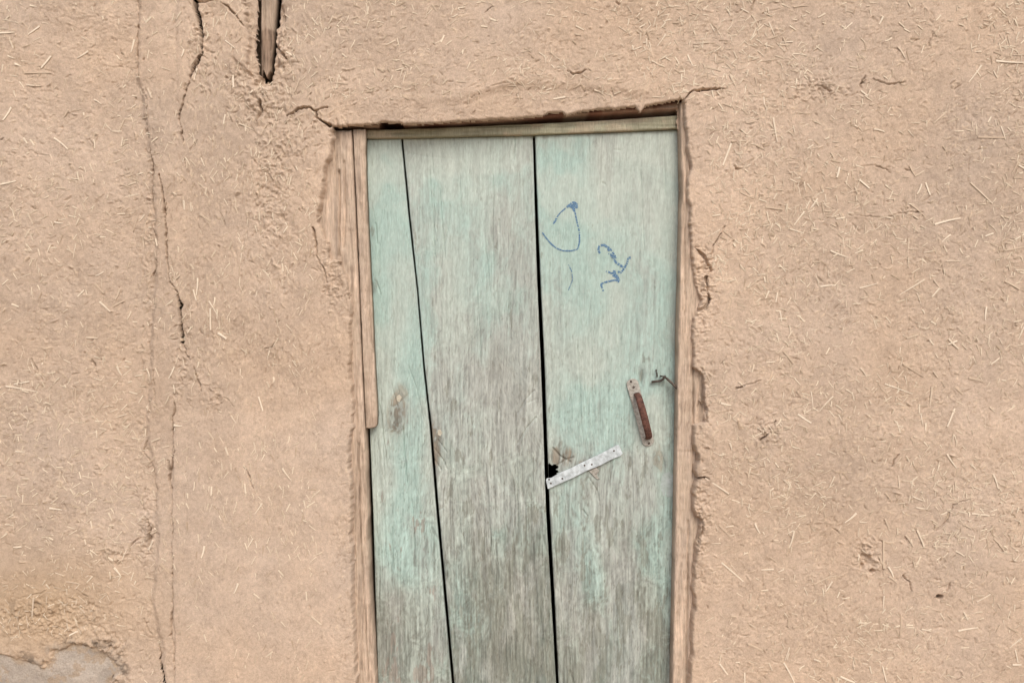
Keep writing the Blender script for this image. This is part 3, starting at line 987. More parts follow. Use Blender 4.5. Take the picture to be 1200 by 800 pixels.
m1 = [([(472, 500), (474, 530), (477, 565)], 1.2, 0.004), ([(480, 432), (488, 455), (496, 490)], 1.0, 0.0015), ([(440, 262), (442, 285)], 2, 0.002),
      ([(441, 330), (446, 345)], 2, 0.002), ([(470, 470), (478, 462), (478, 456)], 1, 0.0025), ([(460, 455), (466, 478)], 1, 0.002), ([(463, 500), (458, 520)], 1.4, 0.002)]
m2 = [([(604, 160), (602, 187)], 1.1, 0.003), ([(506, 180), (508, 205)], 1.0, 0.002), ([(527, 240), (526, 262), (520, 290), (516, 315)], 1.0, 0.0022),
      ([(626, 457), (616, 468), (607, 484)], 1.4, 0.0035), ([(629, 467), (618, 472)], 1, 0.002), ([(628, 489), (617, 502), (607, 519)], 1.8, 0.004),
      ([(585, 258), (585, 272)], 1.8, 0.003), ([(509, 525), (520, 540), (524, 550)], 1.2, 0.003), ([(509, 538), (517, 550)], 1.2, 0.003),
      ([(513, 515), (524, 530)], 1.2, 0.003), ([(598, 345), (596, 362)], 1, 0.002), ([(612, 540), (606, 560)], 1, 0.002), ([(515, 597), (521, 594)], 1.5, 0.002),
      ([(478, 180), (505, 184), (530, 186)], 0.9, 0.0012), ([(560, 700), (561, 760)], 1, 0.002), ([(600, 640), (602, 720)], 1, 0.002), ([(545, 600), (548, 690)], 1, 0.0016)]
m3 = [([(690, 160), (691, 190)], 1, 0.0016), ([(778, 170), (780, 230)], 1, 0.002), ([(753, 434), (751, 450)], 1.4, 0.003), ([(648, 525), (656, 534), (668, 541)], 2, 0.004),
      ([(652, 546), (664, 538), (672, 536)], 1.6, 0.004), ([(690, 560), (700, 575), (702, 586)], 1.5, 0.003), ([(683, 598), (688, 604)], 2, 0.003),
      ([(770, 690), (772, 740)], 1, 0.002), ([(676, 700), (677, 770)], 1, 0.002), ([(740, 520), (742, 600)], 1, 0.0018), ([(668, 786), (672, 800)], 2.5, 0.003),
      ([(775, 530), (780, 548)], 1.5, 0.003), ([(720, 176), (727, 176)], 1.2, 0.002), ([(706, 214), (709, 216)], 2, 0.002)]


for mk, (ua, ub), cnt in ((m1, (445, 500), 7), (m2, (500, 640), 16), (m3, (650, 785), 11)):
    for k in range(cnt):      # hairline checks along the grain
        u0_, v0_ = random.uniform(ua, ub), random.uniform(180, 780)
        l_ = random.uniform(25, 130)
        sl_ = random.gauss(0.05, 0.03)
        mk.append(([(u0_ + sl_ * l_ * f_ + random.gauss(0, 0.5), v0_ + l_ * f_) for f_ in (0, 0.25, 0.5, 0.75, 1)], random.uniform(0.5, 1.0), random.uniform(0.0015, 0.0035)))


def hole_cut(u, v):
    return ((u < 652.5 + 1.5 * np.sin(v * 1.3)) & (v > 544.5 + (u - 641) * 0.05 + 1.2 * np.sin(u * 1.1)) & (v < 562))


p1, s_1 = board('plank', door, DL, G1L, top_door, 0.04, DY, 0.030, M_paint,
                make_colour(1, 0.92, K1, [(470, 480, 18, 26, -0.7), (460, 560, 25, 70, 0.5), (455, 740, 30, 60, -0.35)]), make_relief(1, K1, m1, 0.8), dx=0.0017, dz=0.0026)
p2, s_2 = board('plank', door, G1R, G2L, top_door, 0.04, DY + 0.002, 0.030, M_paint,
                make_colour(3, 0.20, K2, [(545, 200, 60, 50, 0.45), (600, 420, 30, 120, -0.3), (540, 650, 12, 120, 0.5), (515, 640, 8, 90, 0.5)]), make_relief(3, K2, m2, 1.15), dx=0.0017, dz=0.0026)
p3, s_3 = board('plank', door, G2R, DR, top_door, 0.04, DY - 0.001, 0.030, M_paint,
                make_colour(6, 0.72, K3, [(700, 250, 60, 60, 0.35), (690, 640, 14, 60, 0.5), (785, 620, 14, 60, 0.5), (665, 545, 20, 12, -0.7), (790, 350, 10, 200, 0.3)]),
                make_relief(6, K3, m3, 0.9), dx=0.0017, dz=0.0026, cut=hole_cut)
p1['label'] = 'narrow left plank with the best kept mint paint'
p2['label'] = 'wide middle plank worn to grey wood'
p3['label'] = 'right plank with blue pen marks, handle and hook'

# pale chips, bits stuck on the planks
def chip(parent, surf, pts, y_up, mat, name='paint_chip'):
    P = [at(u, v, DY) for u, v in pts]
    n_ = len(P)
    cx_, cz_ = np.mean([p[0] for p in P]), np.mean([p[1] for p in P])
    y0 = float(surf(np.array([cx_]), np.array([cz_]))[0])
    V_ = [(float(p[0]), y0 - y_up, float(p[1])) for p in P] + [(float(p[0]), y0 + 0.003, float(p[1])) for p in P]
    F = [list(range(n_))[::-1]] + [[i, (i + 1) % n_, n_ + (i + 1) % n_, n_ + i] for i in range(n_)]
    me = bpy.data.meshes.new(name)
    me.from_pydata(V_, [], F)
    o = link(name, me, mat, parent)
    return o


# ---- blue pen marks on the right plank
def ink(pts, wpx, breaks=0.25, name='ink_mark'):
    # resample the stroke, lay a ribbon on the wood
    P = np.array(pts, float)
    seg = np.hypot(*np.diff(P, axis=0).T)
    L_ = np.concatenate([[0], np.cumsum(seg)])
    n_ = max(4, int(L_[-1] / 0.8))
    t = np.linspace(0, L_[-1], n_)
    u = np.interp(t, L_, P[:, 0])
    v = np.interp(t, L_, P[:, 1])
    k = np.array([0.25, 0.5, 0.25])
    for _ in range(3):
        u[1:-1] = np.convolve(u, k, 'valid')
        v[1:-1] = np.convolve(v, k, 'valid')
    du, dv = np.gradient(u), np.gradient(v)
    l_ = np.hypot(du, dv) + 1e-9
    hw = wpx * 0.58 * (0.75 + 0.5 * rng.random(n_))
    a = at(u - dv / l_ * hw, v + du / l_ * hw, DY)
    b = at(u + dv / l_ * hw, v - du / l_ * hw, DY)
    V_, F = [], []
    for i in range(n_):
        for (xx, zz) in ((a[0][i], a[1][i]), (b[0][i], b[1][i])):
            V_.append((float(xx), float(s_3(np.array([xx]), np.array([zz]))[0]) - 0.0007, float(zz)))
    on = True
    for i in range(n_ - 1):
        if rng.random() < breaks:
            continue
        F.append([2 * i, 2 * i + 1, 2 * i + 3, 2 * i + 2])
    me = bpy.data.meshes.new(name)
    me.from_pydata(V_, [], F)
    return link(name, me, M_ink, p3)


ink([(672, 240), (674, 250), (676, 260), (679, 272), (679, 284), (677, 292), (670, 294), (660, 294), (652, 291), (646, 286), (640, 279), (635, 272)], 1.42, 0.07)
ink([(664, 243), (668, 240), (672, 237), (676, 239), (676, 244), (673, 240), (667, 242), (671, 243), (673, 248)], 2.28, 0.02)
ink([(664, 243), (657, 249), (652, 255), (648, 263), (652, 258), (654, 252)], 1.23, 0.18)
ink([(703, 297), (701, 293), (702, 288), (708, 287), (712, 290), (715, 297), (719, 303), (722, 308), (727, 311), (730, 313)], 2.26, 0.17)
ink([(711, 288), (716, 293), (720, 299), (722, 303), (718, 300), (713, 297)], 1.81, 0.23)
ink([(739, 302), (736, 302), (735, 308), (731, 315), (727, 320), (724, 318)], 2.03, 0.17)
ink([(710, 318), (714, 319), (718, 321), (720, 316), (721, 322), (724, 324), (725, 331), (722, 328), (716, 329), (708, 331), (704, 333), (707, 341)], 1.91, 0.20)
ink([(718, 322), (724, 326), (726, 330)], 2.71, 0.10)
ink([(666, 310), (670, 318), (671, 328), (666, 340)], 0.76, 0.25)

# ---- metal parts
def plate_mesh(name, outline, yback, th, mat, parent, bevel=0.0008, bend=None):
    """outline (u,v) around, plate standing on y=yback"""
    P = [at(u, v, yback) for u, v in outline]
    n_ = len(P)
    c = np.mean(np.array(P), axis=0)
    V_ = []
    for k, (yy, sh) in enumerate(((yback, 1), (yback - th + bevel, 1), (yback - th, None))):
        for p in P:
            d = np.array(p) - c
            if sh is None:
                d = d * (1 - bevel / max(np.hypot(*d), 1e-6))
            V_.append((float(c[0] + d[0]), float(yy), float(c[1] + d[1])))
    F = [[i + 2 * n_ for i in range(n_)], [i for i in range(n_)][::-1]]
    for k in range(2):
        for i in range(n_):
            j = (i + 1) % n_
            F.append([k * n_ + i, k * n_ + j, (k + 1) * n_ + j, (k + 1) * n_ + i])
    me = bpy.data.meshes.new(name)
    me.from_pydata(V_, [], F)
    import bmesh
    bm = bmesh.new()
    bm.from_mesh(me)
    bmesh.ops.recalc_face_normals(bm, faces=bm.faces)
    bm.to_mesh(me)
    bm.free()
    return link(name, me, mat, parent)


def dome(name, u, v, y, r, h, mat, parent):
    x, z = at(u, v, y)
    V_, F = [], []
    n_ = 10
    for k, (rr, hh_) in enumerate(((1, 0), (0.85, 0.6), (0.45, 0.95))):
        for i in range(n_):
            a = 2 * math.pi * i / n_
            V_.append((float(x) + r * rr * math.cos(a), y - h * hh_, float(z) + r * rr * math.sin(a)))
    V_.append((float(x), y - h, float(z)))
    for k in range(2):
        for i in range(n_):
            j = (i + 1) % n_
            F.append([k * n_ + i, k * n_ + j, (k + 1) * n_ + j, (k + 1) * n_ + i])
    for i in range(n_):
        F.append([2 * n_ + i, 2 * n_ + (i + 1) % n_, 3 * n_])
    me = bpy.data.meshes.new(name)
    me.from_pydata(V_, [], F)
    for p in me.polygons:
        p.use_smooth = True
    return link(name, me, mat, parent)


def tube(name, pts, rads, mat, parent, n_=10, flat=1.0, nrm=None):
    """swept ring through 3-D points; flat squashes the ring along nrm"""
    P = [Vector(p) for p in pts]
    V_, F = [], []
    nrm = Vector(nrm) if nrm else Vector((0.1, 0.2, 0.97))
    for i, p in enumerate(P):
        t = (P[min(i + 1, len(P) - 1)] - P[max(i - 1, 0)]).normalized()
        a = (nrm - t * nrm.dot(t)).normalized()
        b = t.cross(a)
        r = rads[i] if hasattr(rads, '__len__') else rads
        for k in range(n_):
            q_ = 2 * math.pi * k / n_
            V_.append(tuple(p + a * math.cos(q_) * r + b * math.sin(q_) * r * flat))
    for i in range(len(P) - 1):
        for k in range(n_):
            j = (k + 1) % n_
            F.append([i * n_ + k, i * n_ + j, (i + 1) * n_ + j, (i + 1) * n_ + k])
    F.append(list(range(n_))[::-1])
    F.append([(len(P) - 1) * n_ + k for k in range(n_)])
    me = bpy.data.meshes.new(name)
    me.from_pydata(V_, [], F)
    for p in me.polygons:
        p.use_smooth = True
    return link(name, me, mat, parent)


def P3(u, v, y):
    x, z = at(u, v, y)
    return (float(x), y, float(z))


# pull handle
YD = DY - 0.002
ax_, ay_, bx_, by_ = 741.0, 449.0, 759.5, 517.0
dl = math.hypot(bx_ - ax_, by_ - ay_)
du_, dv_ = (bx_ - ax_) / dl, (by_ - ay_) / dl
hw_ = 7.0
out = []
for k in range(9):
    a = math.pi * k / 8
    out.append((ax_ - du_ * math.sin(a) * hw_ * 0.8 - dv_ * math.cos(a) * -hw_, ay_ - dv_ * math.sin(a) * hw_ * 0.8 + du_ * math.cos(a) * -hw_))
for k in range(9):
    a = math.pi * k / 8
    out.append((bx_ + du_ * math.sin(a) * hw_ * 0.8 - dv_ * math.cos(a) * hw_, by_ + dv_ * math.sin(a) * hw_ * 0.8 + du_ * math.cos(a) * hw_))
hp = plate_mesh('pull_handle', out, YD, 0.0028, M_plate, door)
hp['label'] = 'rusty pull handle on a dull metal back plate'
yp = YD - 0.0028
gu0, gv0 = ax_ + du_ * 13 + 1.6, ay_ + dv_ * 13
gu1, gv1 = bx_ - du_ * 5 + 1.2, by_ - dv_ * 5
path = []
for f, lift in ((0, 0.0), (0.0, 0.010), (0.03, 0.019), (0.09, 0.025), (0.2, 0.0285), (0.35, 0.030), (0.5, 0.0305), (0.65, 0.030), (0.8, 0.0285), (0.91, 0.025), (0.97, 0.019), (1.0, 0.010), (1.0, 0.0)):
    x_, z_ = at(gu0 + (gu1 - gu0) * f, gv0 + (gv1 - gv0) * f, yp)
    path.append((float(x_), yp - lift, float(z_)))
axis_side = (float(at(gu0 - dv_, gv0 + du_)[0] - at(gu0, gv0)[0]), 0, float(at(gu0 - dv_, gv0 + du_)[1] - at(gu0, gv0)[1]))
tube('grip', path, [0.0085, 0.0085, 0.0086, 0.0088, 0.0092, 0.0095, 0.0097, 0.0096, 0.0093, 0.0090, 0.0088, 0.0086, 0.0085], M_rust, hp, 12, 0.45, Vector(axis_side).normalized())
for (u, v) in ((739.5, 447), (742.5, 453.5), (760.5, 519)):
    dome('screw', u, v, yp, 0.0034, 0.0016, M_iron, hp)

# pale strap nailed across the split
st = plate_mesh('metal_strap', [(639.5, 562), (641, 560), (646, 559.5), (655, 554), (668, 548.6), (684, 540.5), (697, 534.4), (711, 527.4), (722, 521.3), (725, 521), (729.5, 531), (727, 533.5), (716, 538), (704, 544.6), (689, 550.5), (672, 559), (656, 566), (642, 572.5)], YD - 0.0045, 0.0024, M_white, door)
st['label'] = 'pale metal strap nailed across the hole'
for (u, v) in ((643.5, 561.5), (645.5, 566), (659, 560.5), (685, 545), (693.5, 544), (719.5, 528)):
    dome('nail', u, v, YD - 0.0069, 0.0026, 0.0012, M_iron, st)
plate_mesh('metal_tab', [(690, 551.5), (698, 547), (702, 551), (699, 556), (703, 561), (699, 561), (694, 556)], YD, 0.002, M_plate, door)

# hook
hk = tube('hook', [P3(763.5, 447.5, YD - 0.006), P3(769, 446.6, YD - 0.008), P3(774, 446, YD - 0.009), P3(777, 444, YD - 0.010), P3(779, 441.5, YD - 0.012), P3(782, 444, YD - 0.016),
                   P3(787, 448.5, YD - 0.022), P3(792, 453.5, YD - 0.026), P3(797, 458, YD - 0.026)], 0.0032, M_iron, door, 8)
hk['label'] = 'bent wire hook reaching into the right jamb'
tube('staple', [P3(770, 441, YD + 0.003), P3(770, 440, YD - 0.008), P3(769.6, 437, YD - 0.012), P3(769.2, 434, YD - 0.008), P3(769, 433, YD + 0.003)], 0.0020, M_iron, hk, 8)
tube('staple', [P3(774, 440, YD + 0.003), P3(775, 440.5, YD - 0.012), P3(777, 441, YD - 0.014), P3(779, 440.5, YD - 0.010), P3(780, 440, YD + 0.003)], 0.0018, M_iron, hk, 8)
# loose pale chips and bluish flake
chip(p3, s_3, [(776, 556), (783, 552), (789, 556), (790, 580), (784, 583), (777, 580), (774, 570)], 0.0006, flat_mat('blue_grey_flake', (0.33, 0.40, 0.38), (0.46, 0.53, 0.53), 0.8, 70, bump=0.001))
chip(p1, s_1, [(465, 464), (468, 462), (471, 465), (468, 471), (465, 469)], 0.0012, flat_mat('bare_chip', (0.42, 0.39, 0.31), (0.56, 0.53, 0.44), 0.8, 80))
chip(p2, s_2, [(513, 504), (516, 503), (518, 507), (516, 511), (513, 509)], 0.0010, bpy.data.materials['bare_chip'])

# ================================================================ FRAME
frame = link('door_frame', None)
frame['label'] = 'rough brown timber frame set in the mud around the door'
frame['category'] = 'door frame'
frame['kind'] = 'thing'
FB = np.array([0.490, 0.385, 0.300])


def frame_colour(seed, base, var=1.0):
    def f(x, z, u, v, g_):
        s1, s2, s3 = grain(x, z, u, v, seed, (), 0.006)
        c = base * (1 + var * (0.30 * s1 + 0.55 * s2 + 0.50 * s3 + 0.30 * fbm(x, z * 0.3, 15, 3, seed + 4)))[..., None]
        pk = sst(0.05, 0.4, fbm(x, z * 0.2, 22, 3, seed + 7))[..., None]
        c = c * (1 - 0.5 * pk) + 0.5 * pk * np.array([0.53, 0.43, 0.35])
        mud = sst(0.05, 0.28, fbm(x, z * 0.6, 30, 3, seed + 2))[..., None]
        dk = samp(FDARK, x, z)[..., None] ** 1.5 * 0.65
        c = c * (1 - dk) + dk * np.array([0.17, 0.115, 0.08])
        return c * (1 - 0.6 * mud) + 0.6 * mud * np.array([0.52, 0.42, 0.33])
    return f


def frame_relief(seed, marks, amp=1.0):
    def f(x, z, u, v):
        s1, s2, s3 = grain(x, z, u, v, seed, (), 0.006)
        r = amp * (0.0024 * s1 + 0.0026 * s2 + 0.0018 * s3) - 0.003 * samp(FDARK, x, z) + 0.0022 * fbm(x, z, 60, 3, seed + 3) - amp * 0.002 * sst(0.22, 0.4, s2 + 0.3 * s1) + 0.004 * vn(x * 8, z * 3, seed)
        return r + scratch_relief(u, v, marks)
    return f


PR = [(140, 411), (150, 411.5), (240, 415.5), (330, 419.5), (430, 423.8), (500, 427.5), (610, 430.5), (700, 434), (800, 440), (1150, 455)]
PL = [(140, 362), (330, 362), (420, 385), (800, 392), (1150, 400)]
o, _ = board('jamb', frame, PL, PR, [(350, 152), (413, 152.5)], 0.0, 0.015, 0.11, M_frame, frame_colour(2, FB),
             frame_relief(2, [([(397, 200), (398, 240), (397, 300)], 2.2, 0.010), ([(403, 190), (404, 250), (402, 290)], 3, 0.006), ([(391, 160), (394, 230)], 1.2, 0.004),
                              ([(420, 520), (422, 620), (427, 720), (432, 800)], 1.4, 0.005), ([(417, 430), (418, 520)], 1.2, 0.003)]), dx=0.0022, dz=0.0035, edge=0.006)
o['label'] = 'left jamb post, split and bulging at the top'
SL = [(140, 413.2), (150, 413.6), (240, 417.8), (330, 421.6), (430, 425.8), (470, 427.5), (502, 429)]
SR = [(140, 428), (200, 428), (260, 430.5), (330, 434), (430, 438.5), (470, 441), (490, 441.5), (498, 441), (503, 439)]
board('stop_strip', frame, SL, SR, [(405, 151.5), (435, 151.5)], [(425, 500.5), (432, 502), (445, 500)], 0.016, 0.030, M_frame, frame_colour(5, FB * 0.98, 0.8),
      frame_relief(5, [([(424, 300), (424, 305)], 2, 0.002)], 0.7), dx=0.002, dz=0.0030, edge=0.002)
JL = [(110, 797), (160, 798), (220, 799), (300, 797.3), (400, 794.8), (490, 794), (580, 792.3), (700, 790), (800, 788), (1150, 779)]
JR = [(110, 846), (300, 846), (800, 842), (1150, 836)]
o, _ = board('jamb', frame, JL, JR, [(785, 120), (850, 118)], 0.0, 0.011, 0.11, M_frame, frame_colour(7, FB * 1.12, 0.8),
             frame_relief(7, [([(812.5, 380), (812.5, 450), (812, 560)], 1.3, 0.008), ([(806, 610), (806, 700), (804, 810)], 1.3, 0.007), ([(809, 190), (810, 300)], 1.2, 0.006),
                              ([(802, 240), (803, 420)], 1.0, 0.002), ([(794, 528), (812, 529)], 1, 0.002), ([(797, 620), (800, 760)], 1.0, 0.002), ([(818, 440), (819, 496)], 1, 0.004)], 0.7),
             dx=0.0022, dz=0.0035, edge=0.006)
o['label'] = 'right jamb post half buried in mud'


def rail(name, parent, tl, bl, yf, thick, mat, colour, relief, dx=0.004, dz=0.002, edge=0.003):
    """horizontal board: tl/bl = top and bottom outlines (u, v)"""
    tx, tz_ = at([p[0] for p in tl], [p[1] for p in tl], yf)
    bx_, bz_ = at([p[0] for p in bl], [p[1] for p in bl], yf)
    xa, xb = float(tx[0]), float(tx[-1])
    nn = int((xb - xa) / dx)
    mm = max(6, int(float((np.interp(bx_, tx, tz_) - bz_).max()) / dz))
    Sg, Tg = np.meshgrid(np.linspace(xa, xb, nn), np.linspace(0, 1, mm), indexing='ij')
    zt_ = np.interp(Sg, tx, tz_)
    zb_ = np.interp(Sg, bx_, bz_)
    z = zb_ + Tg * (zt_ - zb_) + 0.0008 * vn(Sg * 30, Tg * 0, 2) * np.abs(2 * Tg - 1)
    u, v = to_px(Sg, z, yf)
    g_ = relief(z, Sg, u, v)
    ed = np.minimum(np.minimum(z - zb_, zt_ - z), np.minimum(Sg - xa, xb - Sg))
    rr = np.clip(ed / edge, 0, 1)
    y = yf - g_ + edge * 0.8 * (1 - np.sqrt(np.clip(1 - (1 - rr) ** 2, 0, 1)))
    col = colour(z, Sg, u, v, g_)
    vf = np.stack([Sg, y, z], -1).reshape(-1, 3)
    q = grid_quads(nn, mm)
    idx = np.arange(nn * mm).reshape(nn, mm)
    loop = np.concatenate([idx[:, 0], idx[-1, 1:], idx[-2::-1, -1], idx[0, -2:0:-1]])
    vb = vf[loop].copy()
    vb[:, 1] = yf + thick
    a = np.arange(len(loop))
    b = (a + 1) % len(loop)
    side = np.stack([loop[a], len(vf) + a, len(vf) + b, loop[b]], 1)
    me = mesh_np(name, np.concatenate([vf, vb]), np.concatenate([q, side]), np.clip(np.concatenate([col.reshape(-1, 3), col.reshape(-1, 3)[loop]]), 0.01, 1))
    return link(name, me, mat, parent)


HB = np.array([0.40, 0.375, 0.29])
o = rail('head_rail', frame, [(429, 152.5), (470, 151.5), (540, 149), (620, 145.5), (700, 141.5), (801, 135)], [(429, 162), (470, 161.3), (620, 157.6), (700, 154.8), (801, 150.4)],
         0.040, 0.05, M_frame, lambda x, z, u, v, g_: frame_colour(3, HB, 0.7)(x, z, u, v, g_) * np.array([0.97, 1.02, 0.98]), frame_relief(3, [([(560, 149), (640, 147)], 0.9, 0.002)], 0.5))
o['label'] = 'thin head rail with traces of green paint'
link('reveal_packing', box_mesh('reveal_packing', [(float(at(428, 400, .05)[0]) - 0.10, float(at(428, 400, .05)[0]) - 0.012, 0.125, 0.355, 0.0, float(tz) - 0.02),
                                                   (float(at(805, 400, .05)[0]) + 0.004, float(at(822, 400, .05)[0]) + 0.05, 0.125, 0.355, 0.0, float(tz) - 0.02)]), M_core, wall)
o = rail('lintel', wall, [(385, 120), (600, 108), (830, 96)], [(385, 149), (443, 148), (446, 141), (468, 141), (472, 146.5), (540, 144), (600, 140), (640, 137), (700, 133), (745, 130), (830, 125)],
         0.026, 0.30, M_frame, frame_colour(9, np.array([0.25, 0.135, 0.10])), frame_relief(9, [], 0.6))
o['label'] = 'reddish brown lintel peeping out under the mud'

# buried timber at the upper left
TL = [(-95, 308), (0, 305), (50, 304), (96, 306)]
TR = [(-95, 325), (0, 323.5), (40, 321), (96, 316)]
o, _ = board('timber_post', wall, TL, TR, [(295, -90), (330, -90)], [(295, 84), (305.5, 92), (308.5, 82), (312, 91), (316, 84), (325, 88)], 0.020, 0.045, M_frame,
             frame_colour(4, np.array([0.25, 0.185, 0.14]), 1.6), frame_relief(4, [([(309, -60), (310, 40), (309, 80)], 1.4, 0.005), ([(316, -60), (317, 60)], 1.2, 0.004), ([(305, -20), (305, 50)], 1, 0.003)], 1.2),
             dx=0.0018, dz=0.003, edge=0.008)
o['label'] = 'grey weathered timber showing through a hole in the plaster'

# ================================================================ STRAW
def straw_mesh(name, bend, taper):
    K, n_ = 5, 4
    V_, F = [], []
    for i in range(K):
        s = i / (K - 1) - 0.5
        w_ = 1 - taper * (i / (K - 1))
        for k in range(n_):
            a = math.pi / 4 + math.pi / 2 * k
            V_.append((s, math.sin(a) * 0.5 * w_ , bend * (0.25 - s * s) * 4 + math.cos(a) * 0.5 * w_))
    for i in range(K - 1):
        for k in range(n_):
            j = (k + 1) % n_
            F.append([i * n_ + k, (i + 1) * n_ + k, (i + 1) * n_ + j, i * n_ + j])
    F.append([0, 1, 2, 3])
    F.append([(K - 1) * n_ + k for k in (3, 2, 1, 0)])
    return V_, F


SV = []
for k in range(8):
    V_, F = straw_mesh('straw', random.uniform(-0.3, 0.3), random.uniform(0.1, 0.6))
    me = bpy.data.meshes.new('straw')
    me.from_pydata(V_, [], F)
    me.materials.append(M_straw)
    SV.append((me, np.array(V_), F))

CROPS = [
    (800, 0, 2.9625, [(745, 165, 768, 205), (310, 410, 325, 495), (265, 445, 210, 512), (165, 500, 138, 575), (785, 575, 803, 612), (825, 640, 810, 675), (840, 635, 856, 678), (995, 635, 1070, 708), (790, 710, 840, 755),
                      (420, 735, 385, 782), (465, 690, 440, 725), (285, 720, 345, 728), (200, 668, 245, 690), (660, 450, 697, 460), (1020, 478, 1112, 480), (1160, 575, 1190, 594), (1030, 230, 985, 290), (615, 318, 637, 335),
                      (910, 390, 865, 430), (610, 625, 645, 655), (1080, 215, 1175, 222), (870, 780, 960, 758), (335, 160, 368, 158), (690, 62, 678, 88), (380, 30, 430, 25), (160, 265, 180, 305), (90, 150, 35, 155)]),
    (800, 265, 2.9625, [(370, 10, 420, 25), (510, 85, 570, 108), (910, 122, 957, 122), (1110, 85, 1180, 72), (1110, 190, 1160, 218), (265, 180, 215, 222), (610, 215, 675, 198), (835, 185, 750, 238), (885, 215, 860, 245),
                        (1048, 280, 1043, 325), (1045, 340, 1040, 370), (915, 390, 950, 425), (345, 432, 380, 475), (610, 490, 632, 522), (755, 475, 830, 522), (695, 545, 790, 580), (857, 555, 850, 620), (517, 588, 470, 640),
                        (480, 555, 452, 580), (935, 555, 965, 582), (935, 630, 907, 692), (985, 525, 1040, 540), (130, 612, 165, 620), (158, 748, 166, 772), (1012, 622, 992, 646), (925, 30, 895, 55), (475, 210, 530, 205), (395, 650, 440, 680)]),
    (800, 530, 2.9625, [(75, 85, 155, 138), (230, 65, 262, 78), (325, 80, 325, 125), (105, 205, 82, 228), (120, 245, 163, 288), (245, 240, 263, 275), (380, 265, 362, 325), (690, 300, 688, 395), (803, 262, 827, 320),
                        (765, 280, 790, 320), (695, 225, 712, 270), (695, 135, 715, 162), (740, 75, 742, 120), (905, 0, 937, 48), (1065, 70, 1082, 120), (790, 85, 783, 118), (990, 205, 1052, 213), (595, 205, 555, 238),
                        (605, 235, 632, 238), (295, 355, 322, 375), (130, 375, 205, 440), (690, 490, 688, 538), (705, 390, 722, 425), (510, 422, 450, 450), (748, 555, 746, 625), (945, 610, 1012, 598), (885, 550, 900, 575),
                        (905, 552, 935, 580), (965, 545, 978, 572), (1088, 588, 1073, 614), (345, 720, 385, 798), (125, 725, 152, 762), (220, 655, 270, 678), (375, 596, 402, 597), (405, 665, 370, 705), (820, 605, 852, 612),
                        (1130, 725, 1160, 725), (1175, 270, 1165, 310), (935, 335, 965, 352), (210, 755, 212, 798), (520, 783, 548, 802), (985, 35, 1010, 58), (800, 185, 840, 190)]),
    (0, 0, 2.9625, [(135, 90, 95, 120), (80, 252, 175, 252), (90, 293, 140, 298), (185, 478, 235, 518), (0, 640, 55, 628), (175, 195, 140, 235), (325, 345, 352, 362), (0, 115, 50, 112), (467, 138, 455, 182), (95, 740, 112, 778),
                    (188, 770, 218, 775), (842, 132, 823, 152), (520, 310, 535, 345), (700, 745, 735, 770), (235, 380, 215, 410)]),
    (0, 265, 2.9625, [(328, 198, 360, 233), (345, 262, 385, 297), (290, 222, 268, 244), (408, 485, 422, 517), (415, 218, 400, 255), (735, 285, 735, 360), (760, 370, 790, 390), (20, 555, 130, 575), (55, 780, 88, 782), (430, 745, 395, 735),
                      (788, 763, 798, 792), (608, 688, 637, 690), (690, 180, 685, 240), (300, 385, 340, 388), (900, 590, 915, 640)]),
    (0, 530, 2.9625, [(210, 65, 207, 125), (410, 100, 385, 125), (915, 172, 890, 208), (740, 115, 738, 145), (985, 50, 1018, 95), (225, 450, 275, 460), (115, 505, 108, 570), (237, 637, 265, 623), (832, 448, 818, 482), (953, 550, 962, 582),
                      (395, 400, 418, 428), (330, 340, 380, 330), (560, 380, 590, 420), (715, 320, 705, 360), (1085, 560, 1120, 590)]),
]
placed = []
for ou, ov, sc, lst in CROPS:
    for (a, b, c, d) in lst:
        placed.append((ou + a / sc, ov + b / sc, ou + c / sc, ov + d / sc))


def free_spot():
    while True:
        u = random.uniform(-40, 1240)
        v = random.uniform(-20, 820)
        if 375 < u < 830 and v > 118:
            continue
        if u < 145 and v > 750 or (295 < u < 332 and v < 92):
            continue
        if random.random() > 0.25 + 0.75 * float(sst(-0.15, 0.2, fbm(np.array([u / 110.]), np.array([v / 110.]), 1.0, 2, 6)[0])):
            continue
        # fewer on the smooth left coat
        if u < 400 and random.random() < 0.45:
            continue
        return u, v


def rand_straw(lo, hi):
    u, v = free_spot()
    a = random.uniform(0, math.pi)
    if 205 < u < 400:
        a = math.pi / 2 + random.gauss(0, 0.5)
    l_ = random.uniform(lo, hi)
    return (u - math.cos(a) * l_ / 2, v - math.sin(a) * l_ / 2, u + math.cos(a) * l_ / 2, v + math.sin(a) * l_ / 2)


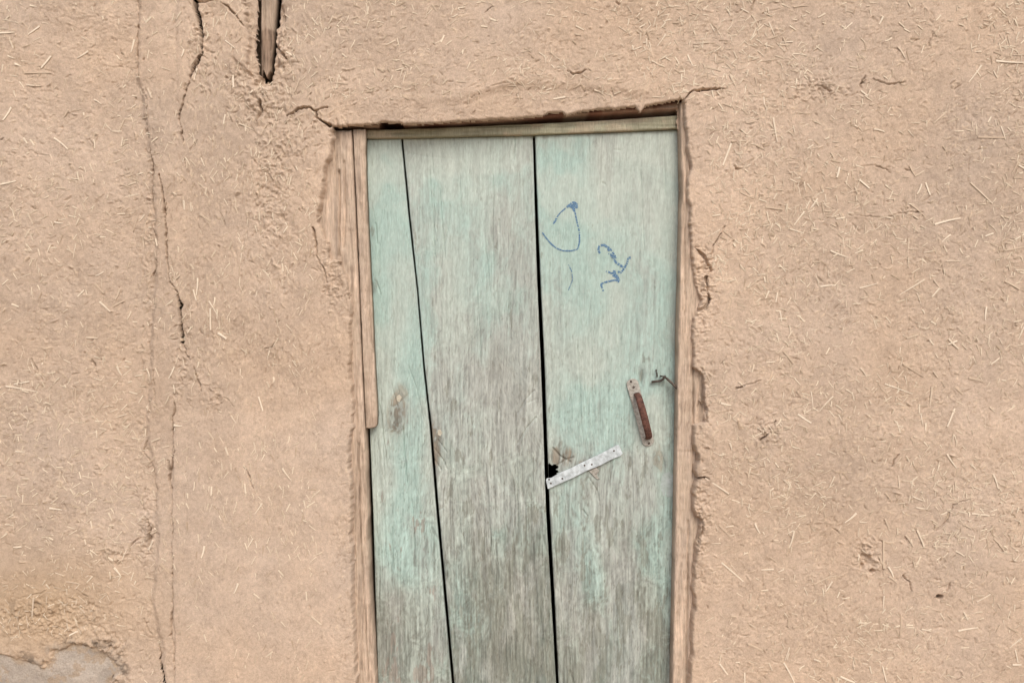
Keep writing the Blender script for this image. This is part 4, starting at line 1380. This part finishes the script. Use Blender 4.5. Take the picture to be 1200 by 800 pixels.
while len(placed) < 300:
    placed.append(rand_straw(9, 19))


def straw_frame(s, wd_px):
    u0, v0, u1, v1 = s
    (xa, za), (xb, zb_) = at(u0, v0), at(u1, v1)
    f = np.linspace(0.04, 0.96, 7)
    yy = wall_y(xa + (xb - xa) * f, za + (zb_ - za) * f)
    sl_, ic = np.polyfit(f - 0.5, yy, 1)
    wd = wd_px * PXM
    ymid = float(ic) - wd * 0.11 - 0.0003
    ex = Vector((float(xb - xa), float(sl_), float(zb_ - za)))
    Ln = ex.length
    ex.normalize()
    en = Vector((0, -1, 0))
    en = (en - ex * en.dot(ex)).normalized()
    ez = ex.cross(en)
    R = Matrix((ex, en, ez)).transposed()
    return Vector((float(xa + xb) / 2, ymid, float(za + zb_) / 2)), R, Ln, wd


for k, s in enumerate(placed):
    wd_px = random.uniform(2.0, 3.1) if k < 160 else random.uniform(1.4, 2.5)
    c, R, Ln, wd = straw_frame(s, wd_px)
    o = bpy.data.objects.new('straw', SV[k % 8][0])
    COL.objects.link(o)
    o.parent = wall
    o.matrix_world = Matrix.Translation(c) @ R.to_4x4() @ Matrix.Diagonal((Ln, wd * 0.6, wd, 1))
AV, AF = [], []
base_i = 0
for k in range(8500):
    s = rand_straw(2.5, 11)
    wd_px = random.uniform(0.7, 1.7) if k % 5 else random.uniform(1.5, 2.4)
    c, R, Ln, wd = straw_frame(s, wd_px)
    _, V_, F = SV[k % 8]
    W = (V_ * np.array([Ln, wd * 0.5, wd])) @ np.array(R).T + np.array(c)
    AV.append(W)
    AF.append(np.array(F[:16] + F[16:]) + base_i)
    base_i += len(V_)
tn = np.repeat(rng.beta(2, 1.6, len(AV)), 20)[:, None]
tc_ = np.array([0.40, 0.30, 0.21]) * (1 - tn) + np.array([0.80, 0.71, 0.57]) * tn
me = mesh_np('straw_fragments', np.concatenate(AV), np.concatenate(AF), tc_, smooth=False)
link('straw_fragments', me, tint_mat('straw_bits', 0.6, 0.25, 90, 0.1, 200, 0.0003), wall, kind='stuff')
print('done')
